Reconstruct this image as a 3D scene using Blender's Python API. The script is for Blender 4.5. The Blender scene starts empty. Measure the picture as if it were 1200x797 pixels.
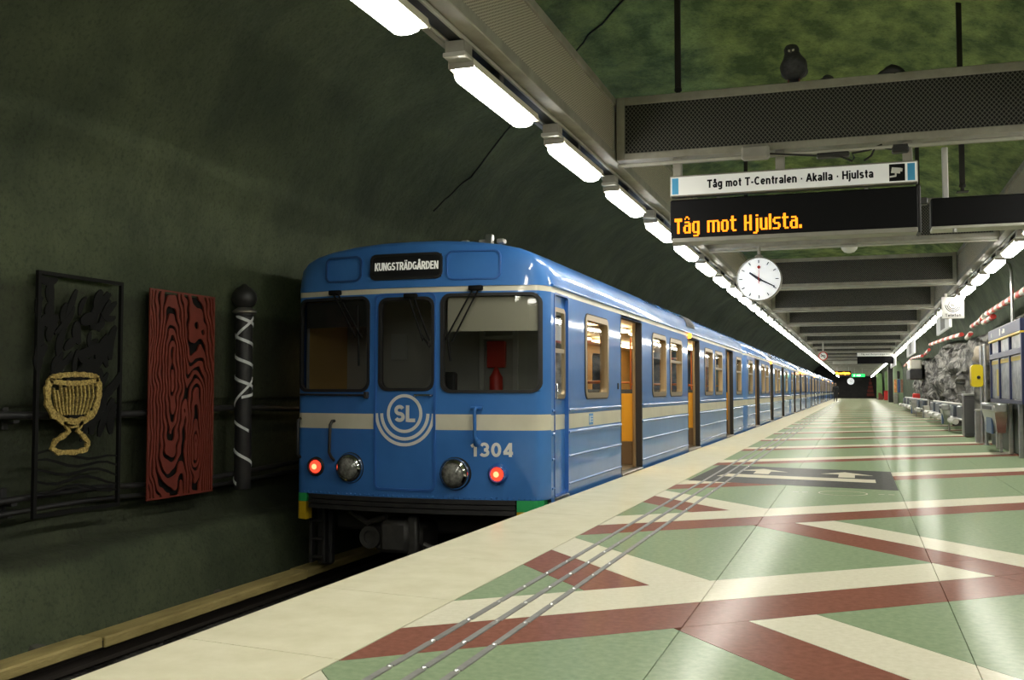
import bpy, bmesh, math, random
from mathutils import Vector, Matrix, noise
random.seed(7)
PI = math.pi
sc = bpy.context.scene
COL = sc.collection

# ------------------------------------------------------------------ camera, world, exposure
cam_d = bpy.data.cameras.new('camera')
cam_d.sensor_width = 36.0
cam_d.lens = 36.0
cam_d.clip_end = 500
cam = bpy.data.objects.new('camera', cam_d)
COL.objects.link(cam)
cam.location = (0, 0, 1.1)
cam.rotation_euler = (math.radians(90 + 2.8386), 0, math.radians(18.5425))
sc.camera = cam
world = bpy.data.worlds.new('world')
sc.world = world
world.use_nodes = True
world.node_tree.nodes['Background'].inputs[0].default_value = (0, 0, 0, 1)
world.node_tree.nodes['Background'].inputs[1].default_value = 0
sc.view_settings.view_transform = 'Standard'
sc.view_settings.look = 'None'
sc.view_settings.exposure = 0.0
sc.view_settings.gamma = 1
sc.view_settings.use_curve_mapping = False
sc.cycles.use_denoising = True
sc.cycles.max_bounces = 8
sc.cycles.diffuse_bounces = 5
sc.cycles.glossy_bounces = 4
sc.cycles.transparent_max_bounces = 16
sc.cycles.caustics_reflective = False
sc.cycles.caustics_refractive = False
sc.cycles.sample_clamp_indirect = 6
LAMP = 44.0          # radiance of the fluorescent lamps

# ------------------------------------------------------------------ materials
MATS = {}
def mat(name, col=(.5, .5, .5), rough=.5, metal=0., col2=None, scale=3., detail=4., lo=.35, hi=.65, bump=0., bscale=30.,
        coat=0., emit=None, estr=0., spec=.5, local=False, stretch=(1, 1, 1)):
    if name in MATS:
        return MATS[name]
    m = bpy.data.materials.new(name)
    m.use_nodes = True
    nt = m.node_tree
    b = nt.nodes['Principled BSDF']
    b.inputs['Base Color'].default_value = (*col, 1)
    b.inputs['Roughness'].default_value = rough
    b.inputs['Metallic'].default_value = metal
    b.inputs['Specular IOR Level'].default_value = spec
    if coat:
        b.inputs['Coat Weight'].default_value = coat
        b.inputs['Coat Roughness'].default_value = .06
    if emit:
        b.inputs['Emission Color'].default_value = (*emit, 1)
        b.inputs['Emission Strength'].default_value = estr
    vec = None
    if col2 or bump:
        if local:
            tc = nt.nodes.new('ShaderNodeTexCoord'); vec = tc.outputs['Object']
        else:
            g = nt.nodes.new('ShaderNodeNewGeometry'); vec = g.outputs['Position']
        mp = nt.nodes.new('ShaderNodeMapping')
        mp.inputs['Scale'].default_value = stretch
        nt.links.new(vec, mp.inputs['Vector']); vec = mp.outputs[0]
    if col2:
        n = nt.nodes.new('ShaderNodeTexNoise')
        n.inputs['Scale'].default_value = scale
        n.inputs['Detail'].default_value = detail
        n.inputs['Roughness'].default_value = .62
        nt.links.new(vec, n.inputs['Vector'])
        r = nt.nodes.new('ShaderNodeValToRGB')
        r.color_ramp.elements[0].position = lo
        r.color_ramp.elements[1].position = hi
        r.color_ramp.elements[0].color = (*col, 1)
        r.color_ramp.elements[1].color = (*col2, 1)
        nt.links.new(n.outputs['Fac'], r.inputs['Fac'])
        nt.links.new(r.outputs['Color'], b.inputs['Base Color'])
    if bump:
        n2 = nt.nodes.new('ShaderNodeTexNoise')
        n2.inputs['Scale'].default_value = bscale
        n2.inputs['Detail'].default_value = 5
        nt.links.new(vec, n2.inputs['Vector'])
        bp = nt.nodes.new('ShaderNodeBump')
        bp.inputs['Strength'].default_value = bump
        bp.inputs['Distance'].default_value = .03
        nt.links.new(n2.outputs['Fac'], bp.inputs['Height'])
        nt.links.new(bp.outputs['Normal'], b.inputs['Normal'])
    MATS[name] = m
    return m

def mat_emit(name, col, s):
    if name in MATS:
        return MATS[name]
    m = bpy.data.materials.new(name); m.use_nodes = True
    nt = m.node_tree; nt.nodes.clear()
    e = nt.nodes.new('ShaderNodeEmission'); o = nt.nodes.new('ShaderNodeOutputMaterial')
    e.inputs[0].default_value = (*col, 1); e.inputs[1].default_value = s
    nt.links.new(e.outputs[0], o.inputs[0])
    MATS[name] = m
    return m

def mat_glass(name, tint=(.6, .62, .6), refl=.5):
    if name in MATS:
        return MATS[name]
    m = bpy.data.materials.new(name); m.use_nodes = True
    nt = m.node_tree; nt.nodes.clear()
    t = nt.nodes.new('ShaderNodeBsdfTransparent'); t.inputs[0].default_value = (*tint, 1)
    g = nt.nodes.new('ShaderNodeBsdfGlossy'); g.inputs['Roughness'].default_value = .03
    f = nt.nodes.new('ShaderNodeFresnel'); f.inputs[0].default_value = 1.5
    mu = nt.nodes.new('ShaderNodeMath'); mu.operation = 'MULTIPLY'; mu.inputs[1].default_value = refl * 2
    mx = nt.nodes.new('ShaderNodeMixShader'); o = nt.nodes.new('ShaderNodeOutputMaterial')
    nt.links.new(f.outputs[0], mu.inputs[0]); nt.links.new(mu.outputs[0], mx.inputs[0])
    nt.links.new(t.outputs[0], mx.inputs[1]); nt.links.new(g.outputs[0], mx.inputs[2])
    nt.links.new(mx.outputs[0], o.inputs[0])
    MATS[name] = m
    return m

def mat_mesh(name, strand, hole, su, sv, thr, axis, metal=.6):
    """expanded-metal sheet: a lattice of diamonds; axis picks the horizontal world axis of the sheet"""
    m = bpy.data.materials.new(name); m.use_nodes = True
    nt = m.node_tree; b = nt.nodes['Principled BSDF']
    g = nt.nodes.new('ShaderNodeNewGeometry'); s = nt.nodes.new('ShaderNodeSeparateXYZ')
    nt.links.new(g.outputs['Position'], s.inputs[0])
    def mth(op, a, bb=None):
        n = nt.nodes.new('ShaderNodeMath'); n.operation = op
        for i, v in enumerate((a, bb)):
            if v is None: continue
            if isinstance(v, (int, float)): n.inputs[i].default_value = v
            else: nt.links.new(v, n.inputs[i])
        return n.outputs[0]
    u = mth('MULTIPLY', s.outputs[axis], su); v = mth('MULTIPLY', s.outputs['Z'], sv)
    a = mth('PINGPONG', mth('ADD', u, v), .5); c = mth('PINGPONG', mth('SUBTRACT', u, v), .5)
    mn = mth('MINIMUM', a, c)
    fac = mth('GREATER_THAN', mn, thr)
    mx = nt.nodes.new('ShaderNodeMix'); mx.data_type = 'RGBA'
    nt.links.new(fac, mx.inputs['Factor'])
    mx.inputs[6].default_value = (*strand, 1); mx.inputs[7].default_value = (*hole, 1)
    nt.links.new(mx.outputs[2], b.inputs['Base Color'])
    b.inputs['Roughness'].default_value = .5
    b.inputs['Metallic'].default_value = metal
    MATS[name] = m
    return m

def mat_stripe(name, c1, c2, freq):
    """red and white barber stripes wound about a pipe that runs along Y"""
    m = bpy.data.materials.new(name); m.use_nodes = True
    nt = m.node_tree; b = nt.nodes['Principled BSDF']
    g = nt.nodes.new('ShaderNodeNewGeometry'); s = nt.nodes.new('ShaderNodeSeparateXYZ')
    nt.links.new(g.outputs['Position'], s.inputs[0])
    def mth(op, a, bb):
        n = nt.nodes.new('ShaderNodeMath'); n.operation = op
        for i, v in enumerate((a, bb)):
            if isinstance(v, (int, float)): n.inputs[i].default_value = v
            else: nt.links.new(v, n.inputs[i])
        return n.outputs[0]
    w = mth('ADD', mth('MULTIPLY', s.outputs['Y'], freq), mth('MULTIPLY', s.outputs['Z'], 2.2))
    fac = mth('GREATER_THAN', mth('PINGPONG', w, .5), .25)
    mx = nt.nodes.new('ShaderNodeMix'); mx.data_type = 'RGBA'
    nt.links.new(fac, mx.inputs['Factor'])
    mx.inputs[6].default_value = (*c1, 1); mx.inputs[7].default_value = (*c2, 1)
    nt.links.new(mx.outputs[2], b.inputs['Base Color'])
    b.inputs['Roughness'].default_value = .45
    MATS[name] = m
    return m

blue = mat('blue_paint', (.040, .165, .480), .42, spec=.25, coat=.7, col2=(.054, .200, .550), scale=1.3, bump=.03, bscale=2.5, local=True)
blue_dark = mat('blue_paint_recess', (.03, .125, .42), .35, coat=.4)
cream = mat('cream_paint', (.72, .69, .55), .35, coat=.3, col2=(.64, .61, .48), scale=2.)
white_print = mat('white_print', (.78, .78, .74), .5)
rubber = mat('black_rubber', (.012, .012, .013), .55)
black_metal = mat('black_metal', (.014, .014, .015), .5, col2=(.024, .023, .022), scale=6.)
under = mat('underframe_black', (.018, .017, .016), .75, col2=(.03, .027, .023), scale=5.)
gold_alu = mat('bronze_aluminium', (.38, .30, .185), .34, metal=.75)
steel = mat('stainless_steel', (.56, .56, .54), .28, metal=.95, col2=(.46, .46, .45), scale=9.)
chrome = mat('chrome', (.72, .72, .72), .12, metal=1.)
grey_paint = mat('grey_enamel', (.33, .32, .28), .45, col2=(.26, .25, .22), scale=4.)
galv = mat('galvanised_steel', (.36, .345, .295), .5, metal=.2, col2=(.27, .255, .215), scale=5.)
galv_light = mat('pale_galvanised_steel', (.50, .49, .44), .45, metal=.2, col2=(.42, .41, .36), scale=5.)
green_block = mat('green_plastic', (.03, .42, .12), .4)
yellow_block = mat('yellow_plastic', (.62, .40, .015), .4)
glass_cab = mat_glass('cab_glass', (.80, .82, .81), .4)
glass_side = mat_glass('side_glass', (.85, .86, .84), .5)
lens_glass = mat('lens_glass', (.10, .10, .09), .08, spec=.9, col2=(.30, .30, .27), scale=22., local=True)
red_lit = mat_emit('red_tail_light', (1., .045, .02), 2.4)
red_core = mat_emit('red_tail_light_core', (1., .22, .09), 4.)
orange_lit = mat_emit('orange_signal_light', (1., .33, .02), 7.)
lamp_lit = mat_emit('fluorescent_diffuser', (1., .965, .86), LAMP)
lamp_body = mat('lamp_cream_enamel', (.72, .68, .55), .4)
car_light = mat_emit('carriage_lamp', (1., .74, .40), 10.)
int_wall = mat('carriage_wall_laminate', (.62, .38, .12), .45)
int_yellow = mat('yellow_laminate', (.80, .42, .035), .4)
int_brown = mat('brown_kick_plate', (.16, .11, .06), .5)
int_ceiling = mat('carriage_ceiling', (.70, .58, .38), .4)
int_floor = mat('carriage_floor', (.20, .17, .13), .4)
int_pole = mat('red_brown_handrail', (.42, .13, .04), .35)
seat_cloth = mat('seat_cloth', (.05, .09, .16), .8, col2=(.10, .13, .18), scale=40.)
cab_wall_m = mat('cab_grey', (.33, .32, .29), .55)
paper = mat('paper', (.70, .70, .68), .6)

# ------------------------------------------------------------------ mesh helpers
class MB:
    def __init__(s):
        s.v = []; s.f = []; s.m = []
    def add(s, vs, fs, mi=0):
        o = len(s.v); s.v += [tuple(p) for p in vs]
        for f in fs:
            s.f.append([o + i for i in f]); s.m.append(mi)
        return s
    def box(s, x0, x1, y0, y1, z0, z1, b=.006, mi=0):
        b = min(b, abs(x1 - x0) * .3, abs(y1 - y0) * .3, abs(z1 - z0) * .3)
        lo = (min(x0, x1), min(y0, y1), min(z0, z1)); hi = (max(x0, x1), max(y0, y1), max(z0, z1))
        vs = []; idx = {}
        S = [(sx, sy, sz) for sx in (0, 1) for sy in (0, 1) for sz in (0, 1)]
        for sg in S:
            for a in range(3):
                p = []
                for k in range(3):
                    e = hi[k] if sg[k] else lo[k]
                    if k != a: e += -b if sg[k] else b
                    p.append(e)
                idx[(sg, a)] = len(vs); vs.append(p)
        fs = []
        for a in range(3):
            o1, o2 = [k for k in range(3) if k != a]
            for sd in (0, 1):
                loop = []
                for q in ((0, 0), (1, 0), (1, 1), (0, 1)):
                    sg = [0, 0, 0]; sg[a] = sd; sg[o1], sg[o2] = q
                    loop.append(idx[(tuple(sg), a)])
                fl = (sd == 1) != (a == 1)
                fs.append(loop if fl else loop[::-1])
        for sg in S:
            fs.append([idx[(sg, a)] for a in range(3)])
        for a in range(3):
            o1, o2 = [k for k in range(3) if k != a]
            for q in ((0, 0), (1, 0), (1, 1), (0, 1)):
                g0 = [0, 0, 0]; g1 = [0, 0, 0]; g1[a] = 1
                g0[o1], g0[o2] = q; g1[o1], g1[o2] = q
                g0 = tuple(g0); g1 = tuple(g1)
                fs.append([idx[(g0, o1)], idx[(g1, o1)], idx[(g1, o2)], idx[(g0, o2)]])
        return s.add(vs, fs, mi)
    def tube(s, path, r, n=8, mi=0, caps=True, r_end=None):
        path = [Vector(p) for p in path]
        L = len(path); rings = []; up = None
        for i, p in enumerate(path):
            t = (path[min(i + 1, L - 1)] - path[max(i - 1, 0)]).normalized()
            if up is None:
                up = Vector((0, 0, 1)) if abs(t.z) < .9 else Vector((1, 0, 0))
            a = t.cross(up).normalized(); bq = a.cross(t).normalized(); up = bq
            rr = r if not isinstance(r, (list, tuple)) else r[i]
            if r_end is not None: rr = r + (r_end - r) * i / (L - 1)
            rings.append([p + a * math.cos(2 * PI * k / n) * rr + bq * math.sin(2 * PI * k / n) * rr for k in range(n)])
        vs = [q for R in rings for q in R]; fs = []
        for i in range(L - 1):
            for k in range(n):
                fs.append([i * n + k, i * n + (k + 1) % n, (i + 1) * n + (k + 1) % n, (i + 1) * n + k])
        if caps:
            fs.append(list(range(n))[::-1]); fs.append([(L - 1) * n + k for k in range(n)])
        return s.add(vs, fs, mi)
    def lathe(s, prof, c, axis='Z', n=20, mi=0, cap=True):
        """prof: list of (radius, height along axis)"""
        c = Vector(c); vs = []; fs = []
        for r, h in prof:
            for k in range(n):
                a = 2 * PI * k / n; x, y = r * math.cos(a), r * math.sin(a)
                d = {'Z': (x, y, h), 'Y': (x, -h, y), 'X': (h, x, y)}[axis]
                vs.append(c + Vector(d))
        for i in range(len(prof) - 1):
            for k in range(n):
                fs.append([i * n + k, i * n + (k + 1) % n, (i + 1) * n + (k + 1) % n, (i + 1) * n + k])
        if prof[0][0] > 1e-5: fs.append(list(range(n))[::-1])
        if cap and prof[-1][0] > 1e-5: fs.append([(len(prof) - 1) * n + k for k in range(n)])
        return s.add(vs, fs, mi)
    def prism(s, loop, M, d0, d1, mi=0):
        """flat outline (u,v) raised from d0 to d1 through the map M(u,v,d)"""
        n = len(loop)
        vs = [M(u, v, d0) for u, v in loop] + [M(u, v, d1) for u, v in loop]
        fs = [list(range(n))[::-1], [n + i for i in range(n)]]
        fs += [[i, (i + 1) % n, n + (i + 1) % n, n + i] for i in range(n)]
        return s.add(vs, fs, mi)
    def ring(s, lo, li, M, d0, d1, di=None, mi=0):
        """frame between an outer and an inner outline of equal point count"""
        n = len(lo); di = d0 if di is None else di
        vs = [M(u, v, d0) for u, v in lo] + [M(u, v, d1) for u, v in lo] + [M(u, v, d1) for u, v in li] + [M(u, v, di) for u, v in li]
        fs = []
        for q in range(3):
            for i in range(n):
                j = (i + 1) % n
                fs.append([q * n + i, q * n + j, (q + 1) * n + j, (q + 1) * n + i])
        return s.add(vs, fs, mi)
    def sheet(s, M, us, vs_, holes=(), d=0., mi=0, mif=None, nc=5):
        """a sheet over the grid us x vs_ with rounded openings (u0,u1,v0,v1,r)"""
        us = sorted(set([round(u, 4) for u in us] + [round(h[k], 4) for h in holes for k in (0, 1)]))
        ws = sorted(set([round(v, 4) for v in vs_] + [round(h[k], 4) for h in holes for k in (2, 3)]))
        idx = {}; P = []; F = []; FM = []
        def vi(i, j):
            if (i, j) not in idx:
                idx[(i, j)] = len(P); P.append(M(us[i], ws[j], d))
            return idx[(i, j)]
        for i in range(len(us) - 1):
            for j in range(len(ws) - 1):
                cu, cv = (us[i] + us[i + 1]) / 2, (ws[j] + ws[j + 1]) / 2
                if any(h[0] < cu < h[1] and h[2] < cv < h[3] for h in holes): continue
                F.append([vi(i, j), vi(i + 1, j), vi(i + 1, j + 1), vi(i, j + 1)])
                FM.append(mif(cu, cv) if mif else mi)
        o = len(s.v); s.v += [tuple(p) for p in P]
        for f, m_ in zip(F, FM):
            s.f.append([o + k for k in f]); s.m.append(m_)
        for h in holes:
            r = h[4]
            if r <= 0: continue
            for (cu, cv, su, sv) in ((h[0], h[2], 1, 1), (h[1], h[2], -1, 1), (h[1], h[3], -1, -1), (h[0], h[3], 1, -1)):
                arc = []
                for k in range(nc + 1):
                    a = PI / 2 * k / nc
                    arc.append((cu + su * (r - r * math.cos(a)), cv + sv * (r - r * math.sin(a))))
                for k in range(nc):
                    s.add([M(cu, cv, d), M(*arc[k], d), M(*arc[k + 1], d)], [[0, 1, 2]], mi)
        return s
    def build(s, name, mats, parent=None, smooth=None, recalc=True, weld=False):
        me = bpy.data.meshes.new(name)
        me.from_pydata(s.v, [], s.f)
        if not isinstance(mats, (list, tuple)): mats = [mats]
        for m_ in mats: me.materials.append(m_)
        if len(mats) > 1: me.polygons.foreach_set('material_index', s.m)
        if recalc or weld:
            bm = bmesh.new(); bm.from_mesh(me)
            if weld: bmesh.ops.remove_doubles(bm, verts=bm.verts, dist=1e-4)
            if recalc: bmesh.ops.recalc_face_normals(bm, faces=bm.faces)
            bm.to_mesh(me); bm.free()
        if smooth is not None:
            me.polygons.foreach_set('use_smooth', [True] * len(me.polygons))
            me.set_sharp_from_angle(angle=math.radians(smooth))
        me.update()
        o = bpy.data.objects.new(name, me)
        COL.objects.link(o)
        if parent is not None: o.parent = parent
        return o

def rrect(u0, u1, v0, v1, r, nc=5, ns=1):
    pts = []
    C = [(u1 - r, v0 + r, -PI / 2), (u1 - r, v1 - r, 0), (u0 + r, v1 - r, PI / 2), (u0 + r, v0 + r, PI)]
    for q, (cu, cv, a0) in enumerate(C):
        arc = [(cu + r * math.cos(a0 + PI / 2 * k / nc), cv + r * math.sin(a0 + PI / 2 * k / nc)) for k in range(nc + 1)]
        pts += arc
        nx = C[(q + 1) % 4]
        e = (nx[0] + r * math.cos(nx[2]), nx[1] + r * math.sin(nx[2]))
        for k in range(1, ns):
            pts.append((arc[-1][0] + (e[0] - arc[-1][0]) * k / ns, arc[-1][1] + (e[1] - arc[-1][1]) * k / ns))
    return pts

def circle2(cu, cv, r, n=32, a0=0., a1=2 * PI, closed=True):
    m_ = n if closed else n + 1
    return [(cu + r * math.cos(a0 + (a1 - a0) * k / n), cv + r * math.sin(a0 + (a1 - a0) * k / n)) for k in range(m_)]

def thing(name, label, cat, loc=(0, 0, 0), group=None):
    o = bpy.data.objects.new(name, None)
    o.empty_display_size = .2
    COL.objects.link(o)
    o.location = loc
    return tag(o, label, cat, group)
def tag(o, label, cat, group=None, kind=None):
    o['label'] = label; o['category'] = cat
    if group: o['group'] = group
    if kind: o['kind'] = kind
    return o
def as_thing(o):
    o['kind'] = 'thing'; return o
def struct(o):
    o['kind'] = 'structure'; return o
def kids(o):
    return [c for c in bpy.data.objects if c.parent == o]
def copy_tree(o, parent=None, childmap=None):
    if childmap is None:
        childmap = {}
        for c in bpy.data.objects:
            if c.parent: childmap.setdefault(c.parent.name, []).append(c)
    c = o.copy(); COL.objects.link(c); c.parent = parent
    for ch in childmap.get(o.name, []): copy_tree(ch, c, childmap)
    return c

def ribbon2(path, w):
    """outline of a stroke of varying width along a flat path"""
    L = []; R = []
    n = len(path)
    for i, (x, y) in enumerate(path):
        x0, y0 = path[max(0, i - 1)]; x1, y1 = path[min(n - 1, i + 1)]
        dx, dy = x1 - x0, y1 - y0; l = math.hypot(dx, dy) or 1
        ww = (w[i] if isinstance(w, (list, tuple)) else w) / 2
        L.append((x - dy / l * ww, y + dx / l * ww)); R.append((x + dy / l * ww, y - dx / l * ww))
    return L, R
def stroke(mb, path, w, M, d0, d1, mi=0):
    L, R = ribbon2(path, w); n = len(L)
    vs = [M(u, v, d) for d in (d0, d1) for P in (L, R) for u, v in P]
    fs = []
    for i in range(n - 1):
        a = [i, i + 1, n + i + 1, n + i]
        fs += [a[::-1], [2 * n + k for k in a], [i, 2 * n + i, 2 * n + i + 1, i + 1], [n + i, n + i + 1, 3 * n + i + 1, 3 * n + i]]
    fs += [[0, n, 3 * n, 2 * n], [n - 1, 3 * n - 1, 4 * n - 1, 2 * n - 1]]
    mb.add(vs, fs, mi)

def _arc(cx, cy, rx, ry, a0, a1, n=10):
    return [(cx + rx * math.cos(math.radians(a0 + (a1 - a0) * k / n)), cy + ry * math.sin(math.radians(a0 + (a1 - a0) * k / n))) for k in range(n + 1)]
_L = lambda *p: list(p)
_A = [_L((.05, 0), (.33, .97)), _L((.33, .97), (.61, 0)), _L((.15, .3), (.51, .3))]
_a = [_arc(.25, .50, .17, .145, 160, 0) + [(.42, 0)], _arc(.235, .215, .15, .135, 50, 410, 16)]
_ring = lambda x, y: [_arc(x, y, .075, .075, 0, 360, 12)]
_dots = lambda x0, x1, y: [_L((x0 - .08, y), (x0 + .08, y)), _L((x1 - .08, y), (x1 + .08, y))]
_st = lambda h: _L((.09, 0), (.09, h))
GLY = {
 'T': (.62, [_L((0, .91), (.62, .91)), _L((.31, .91), (.31, 0))]), 'H': (.66, [_st(1), _L((.57, 0), (.57, 1)), _L((.09, .5), (.57, .5))]), 'A': (.66, _A),
 'C': (.66, [_arc(.36, .5, .27, .41, 48, 312, 18)]), 'K': (.62, [_st(1), _L((.10, .38), (.58, 1)), _L((.25, .56), (.6, 0))]),
 'U': (.68, [[(.09, 1)] + _arc(.34, .35, .25, .26, 180, 360) + [(.59, 1)]]), 'N': (.66, [_st(1), _L((.09, .97), (.57, .03)), _L((.57, 0), (.57, 1))]),
 'G': (.70, [_arc(.36, .5, .27, .41, 48, 330, 18), _L((.40, .46), (.66, .46)), _L((.62, .5), (.62, .05))]),
 'S': (.61, [_arc(.31, .70, .21, .21, 25, 270, 14) + _arc(.31, .29, .22, .20, 90, -155, 14)]),
 'R': (.62, [_st(1), [(.09, .91), (.33, .91)] + _arc(.33, .70, .2, .21, 90, -90) + [(.09, .49)], _L((.33, .49), (.56, 0))]),
 'D': (.66, [_st(1), [(.09, .91), (.28, .91)] + _arc(.28, .5, .29, .41, 90, -90, 14) + [(.09, .09)]]), 'E': (.56, [_st(1), _L((.09, .91), (.54, .91)), _L((.09, .5), (.5, .5)), _L((.09, .09), (.55, .09))]),
 'L': (.53, [_st(1), _L((.09, .09), (.53, .09))]), 'Ä': (.66, _A + _dots(.2, .46, 1.13)), 'Å': (.66, _A + _ring(.33, 1.14)),
 'a': (.52, _a), 'å': (.52, _a + _ring(.26, .90)), 'g': (.54, [_arc(.26, .37, .18, .275, 0, 360, 18), _L((.44, .73), (.44, -.05)), _arc(.27, -.05, .17, .14, 0, -155)]),
 'm': (.78, [_L((.09, 0), (.09, .73)), _arc(.24, .5, .15, .145, 180, 0) + [(.39, 0)], _arc(.54, .5, .15, .145, 180, 0) + [(.69, 0)]]), 'n': (.54, [_L((.09, 0), (.09, .73)), _arc(.265, .47, .175, .175, 180, 0) + [(.44, 0)]]),
 'o': (.56, [_arc(.28, .365, .19, .275, 0, 360, 18)]), 't': (.38, [[(.2, .95)] + _arc(.31, .2, .11, .115, 180, 280, 6), _L((.04, .65), (.37, .65))]),
 'e': (.55, [_arc(.28, .365, .19, .275, 0, 318, 16), _L((.1, .365), (.47, .365))]), 'r': (.38, [_L((.09, 0), (.09, .73)), _arc(.27, .44, .18, .2, 175, 75, 6)]), 'l': (.2, [_st(1)]),
 'k': (.5, [_st(1), _L((.10, .24), (.42, .73)), _L((.2, .40), (.45, 0))]), 'j': (.2, [[(.1, .73), (.1, -.1), (.06, -.19), (-.05, -.21)], _L((.1, .86), (.1, 1))]),
 'u': (.54, [[(.09, .73)] + _arc(.265, .26, .175, .175, 180, 360) + [(.44, .73)], _L((.44, .73), (.44, 0))]), 's': (.48, [_arc(.24, .515, .155, .135, 25, 270) + _arc(.24, .225, .165, .145, 90, -155)]),
 'f': (.34, [[(.16, 0)] + _arc(.29, .78, .13, .13, 180, 80, 6), _L((.02, .65), (.33, .65))]), '-': (.34, [_L((.04, .35), (.3, .35))]), '·': (.24, [_L((.05, .40), (.2, .40))]), ' ': (.26, []),
 '1': (.46, [_L((.31, 0), (.31, 1)), _L((.31, .93), (.08, .72))]), '3': (.57, [_arc(.27, .70, .19, .21, 155, -90, 14) + _arc(.27, .29, .21, .20, 90, -155, 14)]), '0': (.58, [_arc(.29, .5, .20, .41, 0, 360, 20)]),
 '4': (.58, [_L((.42, 0), (.42, 1)), _L((.42, .95), (.08, .28)), _L((.03, .26), (.56, .26))]), 'd': (.54, [_arc(.27, .365, .18, .275, 0, 360, 18), _L((.45, 0), (.45, 1))]), 'ä': (.52, _a + _dots(.14, .38, .9))}
def add_text(mb, M, d, txt, u0, u1, base, cap, w=.15, gap=.09, th=.003, mi=0):
    """grotesque lettering drawn with even strokes; cap is the height of a capital"""
    tot = sum(GLY[c][0] + gap for c in txt) - gap
    sx = (u1 - u0) / tot; x = u0; ws = w * cap
    for c in txt:
        adv, strokes = GLY[c]
        for P in strokes:
            stroke(mb, [(x + px * sx, base + py * cap) for px, py in P], ws, M, d, d + th, mi)
        x += (adv + gap) * sx

# ------------------------------------------------------------------ vault: left wall, ceiling, right wall
def vault_paint():
    """olive shotcrete over the track, going over to fresh green paint over the platform, darker green towards the right wall"""
    m = mat('green_shotcrete', (.5, .5, .5), .88, bump=1., bscale=6.)
    nt = m.node_tree; b = nt.nodes['Principled BSDF']
    g = nt.nodes.new('ShaderNodeNewGeometry'); sp = nt.nodes.new('ShaderNodeSeparateXYZ'); nt.links.new(g.outputs['Position'], sp.inputs[0])
    def ramp(scale, detail, c0, c1, lo, hi, st):
        mp = nt.nodes.new('ShaderNodeMapping'); mp.inputs['Scale'].default_value = st; nt.links.new(g.outputs['Position'], mp.inputs[0])
        n = nt.nodes.new('ShaderNodeTexNoise'); n.inputs['Scale'].default_value = scale; n.inputs['Detail'].default_value = detail; n.inputs['Roughness'].default_value = .65
        nt.links.new(mp.outputs[0], n.inputs['Vector'])
        r = nt.nodes.new('ShaderNodeValToRGB'); r.color_ramp.elements[0].position = lo; r.color_ramp.elements[1].position = hi
        r.color_ramp.elements[0].color = (*c0, 1); r.color_ramp.elements[1].color = (*c1, 1)
        nt.links.new(n.outputs['Fac'], r.inputs[0]); return r.outputs[0]
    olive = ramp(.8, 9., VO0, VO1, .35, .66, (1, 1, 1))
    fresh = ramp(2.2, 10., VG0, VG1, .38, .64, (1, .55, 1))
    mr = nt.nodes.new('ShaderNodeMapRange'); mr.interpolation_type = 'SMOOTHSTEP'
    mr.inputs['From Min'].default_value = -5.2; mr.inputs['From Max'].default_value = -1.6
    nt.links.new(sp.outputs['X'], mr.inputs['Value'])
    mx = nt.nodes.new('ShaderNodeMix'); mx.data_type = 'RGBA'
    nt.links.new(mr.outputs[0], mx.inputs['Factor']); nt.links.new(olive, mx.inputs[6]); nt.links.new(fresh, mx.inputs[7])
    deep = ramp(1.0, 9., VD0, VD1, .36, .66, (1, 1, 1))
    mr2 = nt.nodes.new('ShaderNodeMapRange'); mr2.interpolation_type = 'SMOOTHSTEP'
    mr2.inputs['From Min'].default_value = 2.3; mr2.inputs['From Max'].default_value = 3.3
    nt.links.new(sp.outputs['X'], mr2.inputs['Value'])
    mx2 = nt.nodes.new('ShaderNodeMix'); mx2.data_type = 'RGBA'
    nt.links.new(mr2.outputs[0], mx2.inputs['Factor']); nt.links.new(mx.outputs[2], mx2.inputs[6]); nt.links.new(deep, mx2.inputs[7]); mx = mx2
    # fine speckle and pale scuffs
    sk = ramp(28., 4., (.55, .55, .55), (1., 1., 1.), .32, .5, (1, 1, 1))
    mu = nt.nodes.new('ShaderNodeMix'); mu.data_type = 'RGBA'; mu.blend_type = 'MULTIPLY'; mu.inputs['Factor'].default_value = .8
    # a darker band on the tunnel wall behind the art panels, with a wavering edge
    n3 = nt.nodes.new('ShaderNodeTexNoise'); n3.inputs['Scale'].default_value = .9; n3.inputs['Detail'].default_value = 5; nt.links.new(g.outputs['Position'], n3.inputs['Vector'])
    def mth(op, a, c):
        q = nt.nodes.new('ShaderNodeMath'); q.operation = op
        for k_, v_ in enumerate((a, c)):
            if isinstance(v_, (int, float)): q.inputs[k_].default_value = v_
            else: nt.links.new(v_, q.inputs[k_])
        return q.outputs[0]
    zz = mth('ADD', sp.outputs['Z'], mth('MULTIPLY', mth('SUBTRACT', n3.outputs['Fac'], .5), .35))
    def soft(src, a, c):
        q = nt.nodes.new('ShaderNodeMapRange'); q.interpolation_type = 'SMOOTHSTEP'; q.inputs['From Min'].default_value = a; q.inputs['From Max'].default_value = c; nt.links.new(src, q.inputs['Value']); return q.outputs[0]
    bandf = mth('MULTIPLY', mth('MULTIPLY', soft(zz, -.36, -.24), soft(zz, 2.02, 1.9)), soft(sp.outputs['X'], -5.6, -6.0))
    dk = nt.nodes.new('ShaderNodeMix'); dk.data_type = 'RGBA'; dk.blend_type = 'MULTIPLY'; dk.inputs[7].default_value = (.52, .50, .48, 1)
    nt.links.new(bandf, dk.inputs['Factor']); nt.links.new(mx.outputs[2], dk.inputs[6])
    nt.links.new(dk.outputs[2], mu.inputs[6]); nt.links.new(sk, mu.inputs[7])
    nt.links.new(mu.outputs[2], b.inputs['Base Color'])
    return m
VO0, VO1 = (.038, .052, .027), (.086, .107, .055)
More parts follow.
